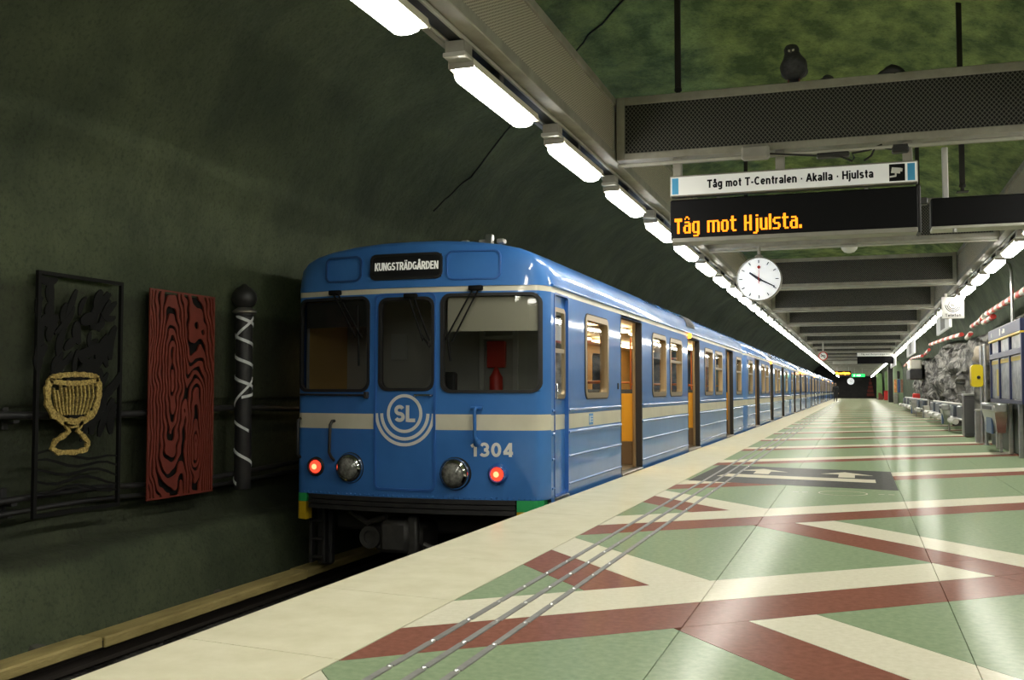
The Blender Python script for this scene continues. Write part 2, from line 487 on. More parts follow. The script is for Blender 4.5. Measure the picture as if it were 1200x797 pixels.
VG0, VG1 = (.085, .140, .045), (.350, .450, .150)
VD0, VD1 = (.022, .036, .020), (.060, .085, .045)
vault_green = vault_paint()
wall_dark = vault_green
PROF = [(-6.1, -1.25), (-6.15, -.75), (-6.28, -.32), (-6.5, -.2), (-6.58, .2), (-6.52, .9), (-6.42, 1.1), (-6.42, 2.0), (-6.3, 2.9),
        (-6.0, 3.7), (-5.4, 4.5), (-4.4, 5.1), (-3, 5.5), (-1.2, 5.65), (.6, 5.5), (2.0, 5.05), (3.0, 4.3), (3.55, 3.4), (3.75, 2.2), (3.8, 1), (3.8, -.2)]
def cr(t):
    """Catmull-Rom along the vault profile, t in 0..len-1"""
    i = min(int(t), len(PROF) - 2); f = t - i
    p = [Vector((*PROF[max(0, min(len(PROF) - 1, i + k))], 0)) for k in (-1, 0, 1, 2)]
    q = .5 * ((2 * p[1]) + (p[2] - p[0]) * f + (2 * p[0] - 5 * p[1] + 4 * p[2] - p[3]) * f * f + (3 * p[1] - p[0] - 3 * p[2] + p[3]) * f ** 3)
    return q.x, q.y
def vault(t, y, off=0.):
    x, z = cr(t)
    x1, z1 = cr(min(t + .05, len(PROF) - 1.001)); x0, z0 = cr(max(t - .05, 0))
    nx, nz = (z1 - z0), -(x1 - x0); l = math.hypot(nx, nz); nx /= l; nz /= l
    s = noise.noise(Vector((x * .45, y * .35, z * .45))) * .16 + noise.noise(Vector((x * 1.4 + 9, y * 1.1, z * 1.4))) * .06 + noise.noise(Vector((x * 4, y * 4, z * 4 + 5))) * .018
    s *= .55 if t < 9 else 1.
    s += off
    return (x + nx * s, y, z + nz * s)
def ylist(y0, y1):
    ys = []; y = y0
    while y < y1:
        ys.append(y); y += .3 if y < 26 else (.7 if y < 60 else 3.)
    return ys + [y1]
def vault_part(name, t0, t1, m):
    n = int((t1 - t0) * 7); ys = ylist(-12, 158); mb = MB()
    vs = [vault(min(t0 + (t1 - t0) * k / n, len(PROF) - 1.0005), y) for y in ys for k in range(n + 1)]
    fs = [[i * (n + 1) + k, i * (n + 1) + k + 1, (i + 1) * (n + 1) + k + 1, (i + 1) * (n + 1) + k] for i in range(len(ys) - 1) for k in range(n)]
    mb.add(vs, fs)
    return struct(mb.build(name, m, smooth=180, recalc=False))
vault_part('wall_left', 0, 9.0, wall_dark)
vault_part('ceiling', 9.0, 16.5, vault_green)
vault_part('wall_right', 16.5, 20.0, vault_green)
mb = MB()
mb.sheet(lambda u, v, d: (u, 157.5 + .15 * noise.noise(Vector((u, v, 3))), v), [-7 + .5 * k for k in range(23)], [-1.3 + .5 * k for k in range(15)])
struct(mb.build('wall_end', mat('end_wall_black', (.02, .02, .022), .8, col2=(.035, .03, .03), scale=2.), smooth=180))
# wall behind the photographer, where the platform begins
mb = MB()
mb.sheet(lambda u, v, d: (u, -12 + .15 * noise.noise(Vector((u, v, 3))), v), [-7 + .5 * k for k in range(23)], [-1.3 + .5 * k for k in range(15)])
struct(mb.build('wall_back', wall_dark, smooth=180, recalc=False))

def vault_t_at_x(x, lo=9., hi=16.5):
    for _ in range(40):
        m_ = (lo + hi) / 2
        if cr(m_)[0] < x: lo = m_
        else: hi = m_
    return lo
crack_m = mat('crack_cable_black', (.012, .012, .010), .8)
for pts, lab in (([(-3.37, 12.55), (-3.2, 12.36), (-3.08, 12.18), (-2.85, 11.95), (-2.71, 11.74), (-2.36, 11.33), (-2.1, 11.0)], 'thin black cable running over the green ceiling behind the mesh trunk'),
                 ([(-4.65, 13.86), (-4.88, 14.0), (-5.21, 14.1), (-5.52, 14.22), (-5.79, 14.08), (-5.98, 13.9)], 'thin black cable running down the dark vault above the train')):
    path = []
    for (xa, ya), (xb, yb) in zip(pts, pts[1:]):
        for k in range(6):
            x = xa + (xb - xa) * k / 6; y = ya + (yb - ya) * k / 6
            path.append(Vector(vault(vault_t_at_x(x), y, .01)))
    tag(MB().tube(path, .012, 6).build('ceiling_cable', crack_m, smooth=60), lab, 'cable')

# ------------------------------------------------------------------ platform floor
XE = -2.87
COLS = [-2.02, -.785, .44, 1.67, 3.9]
terr_green = mat('green_terrazzo', (.238, .322, .190), .28, col2=(.322, .405, .252), scale=26., detail=8., lo=.3, hi=.7, spec=.10)
terr_red = mat('red_terrazzo', (.220, .090, .064), .28, col2=(.300, .125, .090), scale=26., detail=8., lo=.3, hi=.7, spec=.10)
terr_white = mat('white_terrazzo', (.70, .67, .51), .28, col2=(.80, .77, .62), scale=30., detail=8., lo=.3, hi=.7, spec=.10)
terr_cream = mat('cream_terrazzo', (.70, .665, .47), .28, col2=(.80, .765, .58), scale=4., detail=10., lo=.3, hi=.7, spec=.10)
def polish(m, f0, f90, rough):
    """a thin polish over the terrazzo: weak head-on, a little stronger at grazing angles"""
    nt = m.node_tree; b = nt.nodes['Principled BSDF']; out = nt.nodes['Material Output']
    b.inputs['Specular IOR Level'].default_value = 0.
    g = nt.nodes.new('ShaderNodeBsdfGlossy'); g.inputs['Roughness'].default_value = rough
    lw = nt.nodes.new('ShaderNodeLayerWeight'); lw.inputs[0].default_value = .5
    pw = nt.nodes.new('ShaderNodeMath'); pw.operation = 'POWER'; pw.inputs[1].default_value = 3.
    nt.links.new(lw.outputs['Facing'], pw.inputs[0])
    mr = nt.nodes.new('ShaderNodeMapRange'); mr.inputs['To Min'].default_value = f0; mr.inputs['To Max'].default_value = f90
    nt.links.new(pw.outputs[0], mr.inputs['Value'])
    mx = nt.nodes.new('ShaderNodeMixShader'); nt.links.new(mr.outputs[0], mx.inputs[0])
    nt.links.new(b.outputs[0], mx.inputs[1]); nt.links.new(g.outputs[0], mx.inputs[2]); nt.links.new(mx.outputs[0], out.inputs[0])
for m_ in (terr_green, terr_red, terr_white, terr_cream): polish(m_, .008, .21, .17)
joint_m = mat('floor_joint', (.035, .035, .03), .7)
TC = {'g': terr_green, 'r': terr_red, 'w': terr_white, 'c': terr_cream}
def clip(poly, a, b, c):
    out = []; n = len(poly)
    for i in range(n):
        p, q = poly[i], poly[(i + 1) % n]
        fp, fq = a * p[0] + b * p[1] - c, a * q[0] + b * q[1] - c
        if fp <= 0: out.append(p)
        if (fp < 0 < fq) or (fq < 0 < fp):
            t = fp / (fp - fq); out.append((p[0] + (q[0] - p[0]) * t, p[1] + (q[1] - p[1]) * t))
    return out
def area(p):
    return abs(sum(p[i][0] * p[(i + 1) % len(p)][1] - p[(i + 1) % len(p)][0] * p[i][1] for i in range(len(p)))) / 2
def band(poly, slope, lo, hi):
    """the part of poly with lo <= y - slope*(x+2.02) <= hi"""
    k = 2.02 * slope
    if lo is not None: poly = clip(poly, slope, -1, -lo - k) if poly else poly
    if hi is not None and len(poly) > 2: poly = clip(poly, -slope, 1, hi + k)
    return poly if len(poly) > 2 and area(poly) > 2e-4 else None
def shrink(poly, d):
    cx = sum(p[0] for p in poly) / len(poly); cy = sum(p[1] for p in poly) / len(poly); out = poly
    for i in range(len(poly)):
        p, q = poly[i], poly[(i + 1) % len(poly)]
        a, b = q[1] - p[1], p[0] - q[0]; l = math.hypot(a, b)
        if l < 1e-6: continue
        a /= l; b /= l; c = a * p[0] + b * p[1]
        if a * cx + b * cy > c: a, b, c = -a, -b, -c
        out = clip(out, a, b, c - d)
        if len(out) < 3: return None
    return out
SS, TS, PER = .84, -1.2, 3.84
S0 = lambda k: (3.79 + PER * k, 4.40 + PER * k, 5.05 + PER * k)          # red low, white low, white top at the cream joint
T0 = lambda k: (6.24 + 3.85 * k, 6.88 + 3.85 * k, 7.50 + 3.85 * k)
TK = range(-2, 2)
def t_split(poly, base):
    """cut a zone by the falling bands"""
    out = []; prev = None
    for k in TK:
        a, b, c = T0(k)
        for lo, hi, cl in ((prev, a, base), (a, b, 'r'), (b, c, 'w')):
            p = band(poly, TS, lo, hi)
            if p: out.append((p, cl))
        prev = c
    p = band(poly, TS, prev, None)
    if p: out.append((p, base))
    return out
def pieces(y0, y1):
    res = []
    for ci in range(4):
        rect = [(COLS[ci], y0), (COLS[ci + 1], y0), (COLS[ci + 1], y1), (COLS[ci], y1)]
        k = int((y0 - 10) / PER) - 3
        while S0(k)[0] < y1 + 2:
            a, b, c = S0(k); nx = S0(k + 1)[0]
            for lo, hi, cl in ((a, b, 'r'), (b, c, 'w'), (c, nx, 'g')):
                p = band(rect, SS, lo, hi)
                if not p: continue
                near = min(q[1] for q in p) < 13
                if near and (cl == 'g' or ci >= 2): res += t_split(p, cl)
                else: res.append((p, cl))
            k += 1
    return res
YNEAR = 46.0
mb = MB(); mb.box(XE + .05, 3.9, -12, 157.5, -.35, -.012, b=.002)
floor = struct(mb.build('floor', joint_m))
cnt = {}
for poly, cl in pieces(-1.5, YNEAR):
    q = shrink(poly, .0022)
    if not q or area(q) < 1e-3: continue
    nm = 'floor_tile'
    MB().prism(q, lambda u, v, d: (u, v, d), -.012, 0).build(nm, TC[cl], floor)
fmb = MB()
for y0, y1 in ((-12, -1.5), (YNEAR, 157.4)):
    for poly, cl in pieces(y0, y1):
        q = shrink(poly, .0022)
        if q and area(q) > 1e-3: fmb.prism(q, lambda u, v, d: (u, v, d), -.012, 0, mi='grw'.index(cl))
ft = fmb.build('floor_tiling', [terr_green, terr_red, terr_white], floor); ft['kind'] = 'stuff'
# cream edge slabs with a rounded nosing; joints lean slightly
def edge_slab(mbx, y0, y1):
    sk = .13
    prof = [(COLS[0] - .004, -.012), (COLS[0] - .004, 0), (XE + .02, 0), (XE + .006, -.004), (XE, -.015), (XE, -.11), (XE + .05, -.12), (XE + .05, -.012)]
    vs = []
    for yy, g in ((y0, .003), (y1, -.003)):
        for x, z in prof: vs.append((x, yy + g + (COLS[0] - x) * sk, z))
    n = len(prof)
    fs = [list(range(n)), [n + i for i in range(n)][::-1]] + [[i, n + i, n + (i + 1) % n, (i + 1) % n] for i in range(n)]
    mbx.add(vs, fs)
y = 5.06 - 1.25 * 6; far_edge = MB()
while y < 157:
    if -1 < y + 1.25 and y < 62:
        mb = MB(); edge_slab(mb, y, y + 1.25); mb.build('edge_slab', terr_cream, floor)
    else: edge_slab(far_edge, y, y + 1.25)
    y += 1.25
far_edge.build('edge_slabs_far', terr_cream, floor)['kind'] = 'stuff'
mb = MB(); mb.box(XE + .16, XE + .5, -12, 157.5, -1.3, -.3, b=.01)
struct(mb.build('platform_wall', mat('platform_wall_concrete', (.05, .048, .043), .85, col2=(.08, .075, .065), scale=2.)))

# three tactile guide rails with bright studs, let into the floor along the edge
rail_m = mat('guide_rail_grey', (.17, .17, .16), .6, metal=0., col2=(.23, .225, .21), scale=12.)
stud_m = mat('bright_stud', (.85, .85, .82), .25, metal=.6)
stud_mesh = None
for gx, gl in ((-1.78, 'grey studded guide rail nearest the platform edge'), (-1.64, 'grey studded guide rail, the middle one of three in the floor'), (-1.50, 'grey studded guide rail farthest from the platform edge')):
    g = thing('guide_rail', gl, 'guide rail', (gx, 0, 0), 'tactile guide rails in the platform floor')
    y = 3.77 - .44 * 12 + (0.02 if gx > -1.7 else 0); seg = None; late = MB(); strip_late = MB()
    while y < 120:
        if y < 40:
            if seg is None:
                q = MB(); q.box(-.017, .017, .014, .426, -.002, .0055, b=.003); seg = q.build('rail_segment', rail_m, g); seg.location = (0, y, 0)
            else:
                c = seg.copy(); COL.objects.link(c); c.location = (0, y, 0)
            if stud_mesh is None:
                q = MB().lathe([(.014, -.002), (.014, .005), (.010, .0085), (0, .0095)], (0, 0, 0), n=10); so = q.build('stud', stud_m, g, smooth=40); so.location = (0, y, 0); stud_mesh = so.data
            else:
                so = bpy.data.objects.new('stud', stud_mesh); COL.objects.link(so); so.parent = g; so.location = (0, y, 0)
        else:
            strip_late.box(-.017, .017, y + .014, y + .426, -.002, .0055, b=.003)
            late.box(-.012, .012, y - .012, y + .012, -.002, .008, b=.003)
        y += .44
    strip_late.build('rail_segments_far', rail_m, g)['kind'] = 'stuff'
    late.build('studs_far', stud_m, g)['kind'] = 'stuff'

# grey inlaid arrow sign on the floor
fs_grey = mat('floor_sign_grey', (.085, .088, .085), .3, col2=(.11, .112, .108), scale=20.)
fs_white = mat('floor_sign_white', (.66, .63, .50), .3)
flat = lambda u, v, d: (u, v, d)
for m_ in (fs_grey, fs_white): polish(m_, .006, .14, .2)
sgn = thing('floor_sign', 'dark grey panel with white arrows and bar inlaid in the platform floor', 'floor marking', (0, 0, 0))
MB().prism([(-1.97, 12.68), (-.7, 12.40), (.43, 12.12), (.43, 14.88), (-.82, 15.15), (-1.92, 15.45)], flat, .0002, .0018).build('panel', fs_grey, sgn)
MB().prism([(-1.72, 13.45), (.21, 13.02), (.21, 13.46), (-1.62, 13.86)], flat, .0018, .003).build('bar', fs_white, sgn)
for ax, ay in ((-.14, 13.72), (-1.22, 13.98)):
    MB().prism([(ax - .09, ay), (ax + .11, ay - .04), (ax + .11, ay + .42), (ax + .33, ay + .37), (ax - .02, ay + .86), (ax - .32, ay + .50), (ax - .09, ay + .46)], flat, .0018, .003).build('arrow', fs_white, sgn)
mk = thing('chalk_ring', 'thin white oval ring drawn on the green floor before the arrow sign', 'floor marking', (-.15, 11.62, 0))
mb = MB(); mb.ring(circle2(0, 0, .255, 40), circle2(0, 0, .24, 40), flat, .0002, .0012); mb.build('ring', fs_white, mk)
for s_ in (-1, 1):
    for q in range(2):
        mb = MB(); mb.prism([(s_ * (.36 + q * .1), -.012), (s_ * (.42 + q * .1), -.012), (s_ * (.42 + q * .1), .012), (s_ * (.36 + q * .1), .012)], flat, .0002, .0012); mb.build('dash', fs_white, mk)

# ------------------------------------------------------------------ track
ballast = mat('dark_ballast', (.020, .019, .017), .95, col2=(.05, .047, .04), scale=14., bump=1., bscale=22.)
mb = MB()
mb.sheet(lambda u, v, d: (u, v, -1.12 + .12 * max(0, (-5.75 - u) / .4) + .05 * noise.noise(Vector((u * 4, v * 4, 0)))), [-6.5 + .12 * k for k in range(33)], ylist(-12, 157.5))
struct(mb.build('track_bed', ballast, smooth=180))
rust = mat('rail_steel', (.05, .042, .036), .5, metal=.6)
for rx, rl in ((-3.68, 'running rail on the platform side of the track'), (-5.12, 'running rail on the wall side of the track')):
    q = [(-.07, 0), (.07, 0), (.07, .015), (.012, .03), (.012, .11), (.035, .12), (.035, .15), (-.035, .15), (-.035, .12), (-.012, .11), (-.012, .03), (-.07, .015)]
    o = MB().prism(q, lambda u, v, d: (rx + u, d, -1.1 + v), -12, 157).build('running_rail', rust)
    tag(o, rl, 'rail')
wood = mat('weathered_yellow_board', (.30, .235, .085), .75, col2=(.48, .385, .15), scale=5., bump=.3, bscale=40., stretch=(1, .25, 1))
tr = thing('conductor_rail', 'conductor rail under weathered yellow cover boards along the tunnel wall', 'rail', (-5.80, 0, -1.1))
mb = MB(); mb.prism([(-.05, .03), (.05, .03), (.015, .05), (.015, .11), (.04, .12), (.04, .16), (-.04, .16), (-.04, .12), (-.015, .11), (-.015, .05)], lambda u, v, d: (u, d, v), -12, 157); mb.build('rail', rust, tr)
bm0 = None
for k in range(-4, 20):
    y0 = k * 3.2 + .4
    if bm0 is None:
        mb = MB(); mb.box(-.12, .10, 0, 3.19, .21, .24, b=.008); mb.box(.078, .104, 0, 3.19, .155, .232, b=.006)
        c = mb.build('cover_board', wood, tr); bm0 = c
    else:
        c = bm0.copy(); COL.objects.link(c)
    c.location = (random.uniform(-.012, .012), y0, random.uniform(-.006, .01)); c.rotation_euler = (0, 0, random.uniform(-.003, .003))
    for j in range(2):
        MB().lathe([(.05, -.05), (.05, .0), (.03, .02), (.045, .04), (.045, .05)], (0, y0 + .8 + 1.6 * j, -.02), n=10).build('insulator', under, tr)

# rubble lying at the foot of the tunnel wall
rub = mat('rubble_grey', (.05, .052, .042), .9, col2=(.10, .10, .08), scale=8.)
for k, (xx, yy, r) in enumerate([(-6.08, 6.5, .10), (-6.02, 7.0, .07), (-6.0, 7.6, .10), (-5.98, 8.2, .06), (-6.08, 8.9, .09), (-6.0, 9.5, .07)]):
    bm = bmesh.new(); bmesh.ops.create_icosphere(bm, subdivisions=2, radius=r)
    for v in bm.verts: v.co *= 1 + .45 * noise.noise(v.co * 9 + Vector((k * 7, 0, 0)))
    me = bpy.data.meshes.new('rubble_stone'); bm.to_mesh(me); bm.free(); me.materials.append(rub)
    o = bpy.data.objects.new('rubble_stone', me); COL.objects.link(o); o.location = (xx, yy, -1.0 + r * .3)
    tag(o, 'grey rubble stone at the foot of the tunnel wall', 'stone', 'rubble along the tunnel wall')

# ------------------------------------------------------------------ the train
XR, XL, XC = -2.95, -5.83, -4.39
HW = (XR - XL) / 2
def yfront(x):
    u = min(abs(x - XC) / HW, 1.)
    if u < .92: return .18 * u * u
    return .18 * .92 ** 2 + .2 * ((u - .92) / .08) ** 2
ROOF = [(1., 2.17), (1., 2.26), (.985, 2.36), (.95, 2.44), (.89, 2.51), (.80, 2.565), (.66, 2.61), (.46, 2.645), (.23, 2.665), (0, 2.67)]
ROOF = ROOF + [(-a, b) for a, b in ROOF[-2::-1]]
blue_mats = [blue, cream]
TIN = .09
def build_car(Y0, Y1, doors, wins, cab, label, lamp_y, logo=False):
    car = thing('subway_car', label, 'train car', (0, Y0, 0), 'blue subway cars of the standing train')
    L = Y1 - Y0
    doors = [(a - Y0, b - Y0) for a, b in doors]; wins = [(a - Y0, b - Y0) for a, b in wins]
    ys = .35 if cab else .9                      # where the straight side begins
    cabdoor = (.47, 1.0)
    def MS(u, v, d):                              # right side: u = y, v = z, d outward
        x = XR
        if not cab and u < .9: x -= .20 * ((.9 - u) / .9) ** 1.3
        return (x + d, u, v)
    def ML(u, v, d):
        x = XL
        if not cab and u < .9: x += .20 * ((.9 - u) / .9) ** 1.3
        return (x - d, u, v)
    # side shell, right, with openings; the lower cream line and the stripe are in the paint
    holes = [(a, b, .0, 2.085, .0) for a, b in doors] + [(a, b, 1.03, 1.97, .09) for a, b in wins]
    if cab: holes.append((*cabdoor, .0, 2.11, .04))
    us = [ys, L] + ([] if cab else [0, .15, .3, .5, .7])
    if cab: us = [.352, L]
    sm = lambda u, v: 1 if (.69 < v < .85 or 2.115 < v < 2.17) else 0
    mb = MB(); mb.sheet(MS, us, [-.04, .69, .85, 2.115, 2.17], holes, mif=sm)
    mb.build('side_panel', blue_mats, car, recalc=False)
    holesL = [(a, b, 1.03, 1.97, .09) for a, b in wins]
    mb = MB(); mb.sheet(ML, us, [-.04, .69, .85, 2.115, 2.17], holesL, mif=sm)
    mb.build('side_panel', blue_mats, car)
    # inner lining
    mb = MB(); mb.sheet(MS, us, [0, 2.15], holes, d=-TIN)
    mb.build('inner_lining', int_wall, car)
    mb = MB(); mb.sheet(ML, us, [0, 2.15], holesL, d=-TIN)
    mb.build('inner_lining', int_wall, car)
    # roof
    mb = MB(); n = len(ROOF)
    def ring_at(f):
        return [f(a, z) for a, z in ROOF]
    if cab:
        yf = lambda a: yfront(XC + a * HW)
        R = [ring_at(lambda a, z: (XC + a * HW, yf(a) - .012, 2.17)),
             ring_at(lambda a, z: (XC + a * HW * .995, yf(a) + .0, 2.17 + (z - 2.17) * .45)),
             ring_at(lambda a, z: (XC + a * HW * .985, yf(a) + .015, 2.17 + (z - 2.17) * .88)),
             ring_at(lambda a, z: (XC + a * HW * .99, yf(a) + .045, 2.17 + (z - 2.17) * .955)),
             ring_at(lambda a, z: (XC + a * HW * .998, yf(a) + .11, 2.17 + (z - 2.17) * .99)),
             ring_at(lambda a, z: (XC + a * HW, yf(a) + .24, z)), ring_at(lambda a, z: (XC + a * HW, .9, z))]
    else:
        R = [ring_at(lambda a, z: (XC + a * HW * .85, 0, 2.17)), ring_at(lambda a, z: (XC + a * HW * .86, 0, 2.17 + (z - 2.17) * .9)),
             ring_at(lambda a, z: (XC + a * HW * .87, .08, 2.17 + (z - 2.17) * .97)), ring_at(lambda a, z: (XC + a * HW * .94, .45, z)), ring_at(lambda a, z: (XC + a * HW, .9, z))]
    R += [ring_at(lambda a, z: (XC + a * HW, L - .1, z)), ring_at(lambda a, z: (XC + a * HW * .97, L, 2.17 + (z - 2.17) * .93)), ring_at(lambda a, z: (XC + a * HW * .97, L, 2.17))]
    mb.add([p for r in R for p in r], [[i * n + k, i * n + k + 1, (i + 1) * n + k + 1, (i + 1) * n + k] for i in range(len(R) - 1) for k in range(n - 1)])
    roof = mb.build('roof', blue, car, smooth=50)
    # gutter along the eaves, ribs, sills
    mb = MB(); mb.tube([(XR + .006, ys + .02, 2.185), (XR + .006, L - .02, 2.185)], .016, 8); mb.build('gutter', blue, car, smooth=50)
    segs = []; e = .36 if cab else .9
    stops = sorted(doors + ([cabdoor] if cab else []))
    for a, b in stops + [(L, L)]:
        if a - e > .1: segs.append((e + .02, a - .02))
        e = b
    for a, b in segs:
        for z, r in ((.895, .016), (.655, .018), (.395, .014), (.10, .014)):
            mb = MB(); mb.tube([(XR - .002, a, z), (XR - .002, b, z)], r, 8); mb.build('side_rib', blue, car, smooth=50)
    mb = MB(); mb.box(XR - .14, XR + .01, ys, L, -.075, -.04, b=.008); mb.build('sill_beam', black_metal, car)
    # windows: bronze frame, pane, rail
    def window(M, a, b, z0, z1, split, fm=gold_alu, gl=glass_side, r=.09):
        w = MB(); lo = rrect(a - .015, b + .015, z0 - .015, z1 + .015, r + .015); li = rrect(a + .05, b - .05, z0 + .05, z1 - .05, r - .03)
        w.ring(lo, li, M, -.012, .012, -TIN); fr_ = w.build('window', fm, car, smooth=35)
        mb = MB(); mb.add([M(*p, -.03) for p in ((a + .03, z0 + .03), (b - .03, z0 + .03), (b - .03, z1 - .03), (a + .03, z1 - .03))], [[0, 1, 2, 3]]); mb.build('pane', gl, fr_)
        mb = MB(); mb.ring(rrect(a - .03, b + .03, z0 - .03, z1 + .03, r + .03), lo, M, -.01, .006); mb.build('rubber_seal', rubber, fr_, smooth=35)
        if split:
            zz = z0 + (z1 - z0) * .58
            mb = MB(); mb.prism([(a + .04, zz), (b - .04, zz), (b - .04, zz + .045), (a + .04, zz + .045)], M, -.05, .004); mb.build('window_rail', fm, fr_)
    for i, (a, b) in enumerate(wins):
        window(MS, a, b, 1.03, 1.97, i in (0, 2, 4, 5) and not (cab and i == 0))
    if cab:
        for a, b in wins: window(ML, a, b, 1.03, 1.97, False, rubber)
    # doorways: dark pocket edge, steel post, threshold, opposite closed leaf
    for a, b in doors:
        mb = MB(); mb.box(XR - .085, XR + .004, b - .03, b + .02, 0, 2.085, b=.006); mb.build('door_edge', rubber, car)
        mb = MB(); mb.box(XR - .085, XR + .004, a - .02, a + .012, 0, 2.085, b=.006); mb.build('door_edge', rubber, car)
        mb = MB(); mb.box(XR - .135, XR - .087, b - .035, b + .02, 0, 2.085, b=.008); mb.build('door_post', gold_alu, car)
        mb = MB(); mb.box(XR - .12, XR + .02, a, b, -.045, -.002, b=.006)
        for k in range(5): mb.box(XR - .10 + k * .024, XR - .09 + k * .024, a + .03, b - .03, -.003, .004, b=.001)
        mb.build('threshold', steel, car)
        mb = MB(); mb.box(XR - .10, XR - .0, a, b, 2.085, 2.12, b=.004); mb.build('door_lintel', black_metal, car)
        mb = MB(); mb.box(XL + .02, XL + .05, a, (a + b) / 2 - .01, .02, 2.05, b=.01); mb.build('door_leaf', int_wall, car)
        mb = MB(); mb.box(XL + .02, XL + .05, (a + b) / 2 + .01, b, .02, 2.05, b=.01); mb.build('door_leaf', int_wall, car)
        # screens either side of the doorway: yellow panel, brown kick plate, handrail
        for yy in (b + .07, a - .09):
            mb = MB(); mb.box(XR - 1.05, XR - TIN - .01, yy, yy + .03, .36, 1.06, b=.006); sp = mb.build('door_screen', int_yellow, car)
            mb = MB(); mb.box(XR - 1.05, XR - TIN - .01, yy - .003, yy + .033, .02, .36, b=.004); mb.build('kick_plate', int_brown, sp)
            mb = MB(); mb.tube([(XR - .2, yy + .015, 1.22), (XR - 1.05, yy + .015, 1.22)], .016, 8); mb.tube([(XR - 1.06, yy + .015, .02), (XR - 1.06, yy + .015, 2.1)], .018, 8); mb.tube([(XR - .45, yy + .015, 1.0), (XR - .45, yy + .015, 2.1)], .014, 8); mb.build('handrail', int_pole, sp, smooth=50)
        mb = MB(); mb.tube([(XC, (a + b) / 2, 0), (XC, (a + b) / 2, 2.1)], .018, 8); mb.build('grab_pole', int_pole, car, smooth=50)
    # interior
    ci = 1.3 if cab else .05
    mb = MB(); mb.box(XL + TIN, XR - TIN, ci, L - .05, -.05, -.005, b=.004); mb.build('carriage_floor', int_floor, car)
    mb = MB(); mb.sheet(lambda u, v, d: (u, v, 2.13 + .07 * math.sqrt(max(0, 1 - ((u - XC) / HW) ** 2))), [XL + TIN + .2 * k for k in range(14)] + [XR - TIN], [ci, L - .05]); mb.build('carriage_ceiling', int_ceiling, car, smooth=60)
    for lx in (XC - .62, XC + .62):
        for a in range(int((L - 2) / 2.2)):
            y0 = ci + .5 + a * 2.2
            mb = MB(); mb.box(lx - .09, lx + .09, y0, y0 + 1.5, 2.10, 2.14, b=.01); mb.build('ceiling_lamp', car_light, car)
    for yy in ((ci - .06 if cab else 0.0), L - .06):
        mb = MB(); mb.box(XL + .03 + (0 if (cab or yy > 1) else .2), XR - .03 - (0 if (cab or yy > 1) else .2), yy, yy + .05, -.04, 2.18, b=.004); mb.build('end_wall', [cab_wall_m if (cab and yy < 3) else blue], car)
    st = None
    edges = sorted([x for d in doors for x in d]); bays = [(edges[1], edges[2]), (edges[3], edges[4])]
    for a, b in bays:
        for q in range(3):
            y0 = a + .35 + q * (b - a - .9) / 2
            for x0 in (XR - 1.15, XL + .15):
                if st is None:
                    mb = MB(); mb.box(0, 1., 0, .45, .38, .47, b=.04); mb.box(0, 1., .40, .5, .44, 1.12, b=.04); mb.box(.42, .58, .1, .35, 0, .38, b=.01)
                    st = mb.build('seat', seat_cloth, car, smooth=40); st.location = (x0, y0, 0)
                else:
                    c = st.copy(); COL.objects.link(c); c.location = (x0, y0, 0)
    # roof ventilator over the middle door, signal lamp, underframe
    gy = lamp_y - Y0
    def roofx(z):
        for (a0, z0), (a1, z1) in zip(ROOF, ROOF[1:]):
            if z0 <= z <= z1 and z1 > z0: return XC + HW * (a0 + (a1 - a0) * (z - z0) / (z1 - z0))
        return XR
    MR = lambda u, v, d: (roofx(v) + d, u, v + d * .4)
    mb = MB(); mb.sheet(MR, [gy - .5, gy + .55], [2.29, 2.32, 2.35, 2.38, 2.41, 2.44, 2.47, 2.50], d=.014); vent = mb.build('ventilator', rubber, car)
    for k in range(8):
        z = 2.295 + k * .027; x = roofx(z) + .014
        mb = MB(); mb.box(x - .006, x + .012, gy - .46, gy + .51, z, z + .009, b=.002); mb.build('louvre', black_metal, vent)
    mb = MB(); mb.lathe([(.055, -.03), (.055, .0), (.05, .02), (.035, .035), (0, .042)], (XR + .01, gy - .18, 2.13), 'X', 14); mb.build('signal_lamp', orange_lit, car, smooth=50)
    mb = MB(); mb.box(XL + .25, XR - .25, .7, L - .3, -.45, -.06, b=.03)
    for by in (2.2, 4.3, L - 4.3, L - 2.2):
        for wx in (XC - .72, XC + .72):
            mb.lathe([(.36, -.05), (.36, .05), (.38, .06)], (wx, by, -.585), 'X', 20)
        mb.tube([(XC - .8, by, -.585), (XC + .8, by, -.585)], .06, 8)
    for by in (3.25, L - 3.25): mb.box(XC - 1.15, XC + 1.15, by - 1.5, by + 1.5, -.75, -.5, b=.04)
    mb.box(XR - .5, XR - .15, 6.5, L - 6.5, -.85, -.1, b=.04)
    mb.build('underframe', under, car)
    return car

D1 = [(13.34, 14.73), (19.05, 20.55), (24.95, 26.4)]
W1 = [(11.45, 12.58), (15.55, 16.73), (17.13, 18.34), (21.3, 22.5), (22.92, 24.2), (27.15, 28.35)]
car1 = build_car(9.70, 28.75, D1, W1, True, 'blue subway car with cab end and white ring emblem, nearest the camera', 19.4)
D2 = [(32.4, 33.9), (38.3, 39.75), (44.4, 45.9)]
W2 = [(30.35, 31.6), (34.7, 35.9), (36.3, 37.5), (40.6, 41.8), (42.2, 43.4), (46.9, 48.2)]
car2 = build_car(29.1, 49.5, D2, W2, False, 'second blue subway car, coupled behind the one with the cab', 38.8)
ordn = ['third', 'fourth', 'fifth', 'sixth', 'seventh']
cm = {}
for c in bpy.data.objects:
    if c.parent: cm.setdefault(c.parent.name, []).append(c)
for i, w_ in enumerate(ordn):
    c = copy_tree(car2, None, cm)
    c.location = (0, 29.1 + 20.75 * (i + 1), 0)
    c['label'] = 'blue subway car, %s of the train counted from the camera' % w_

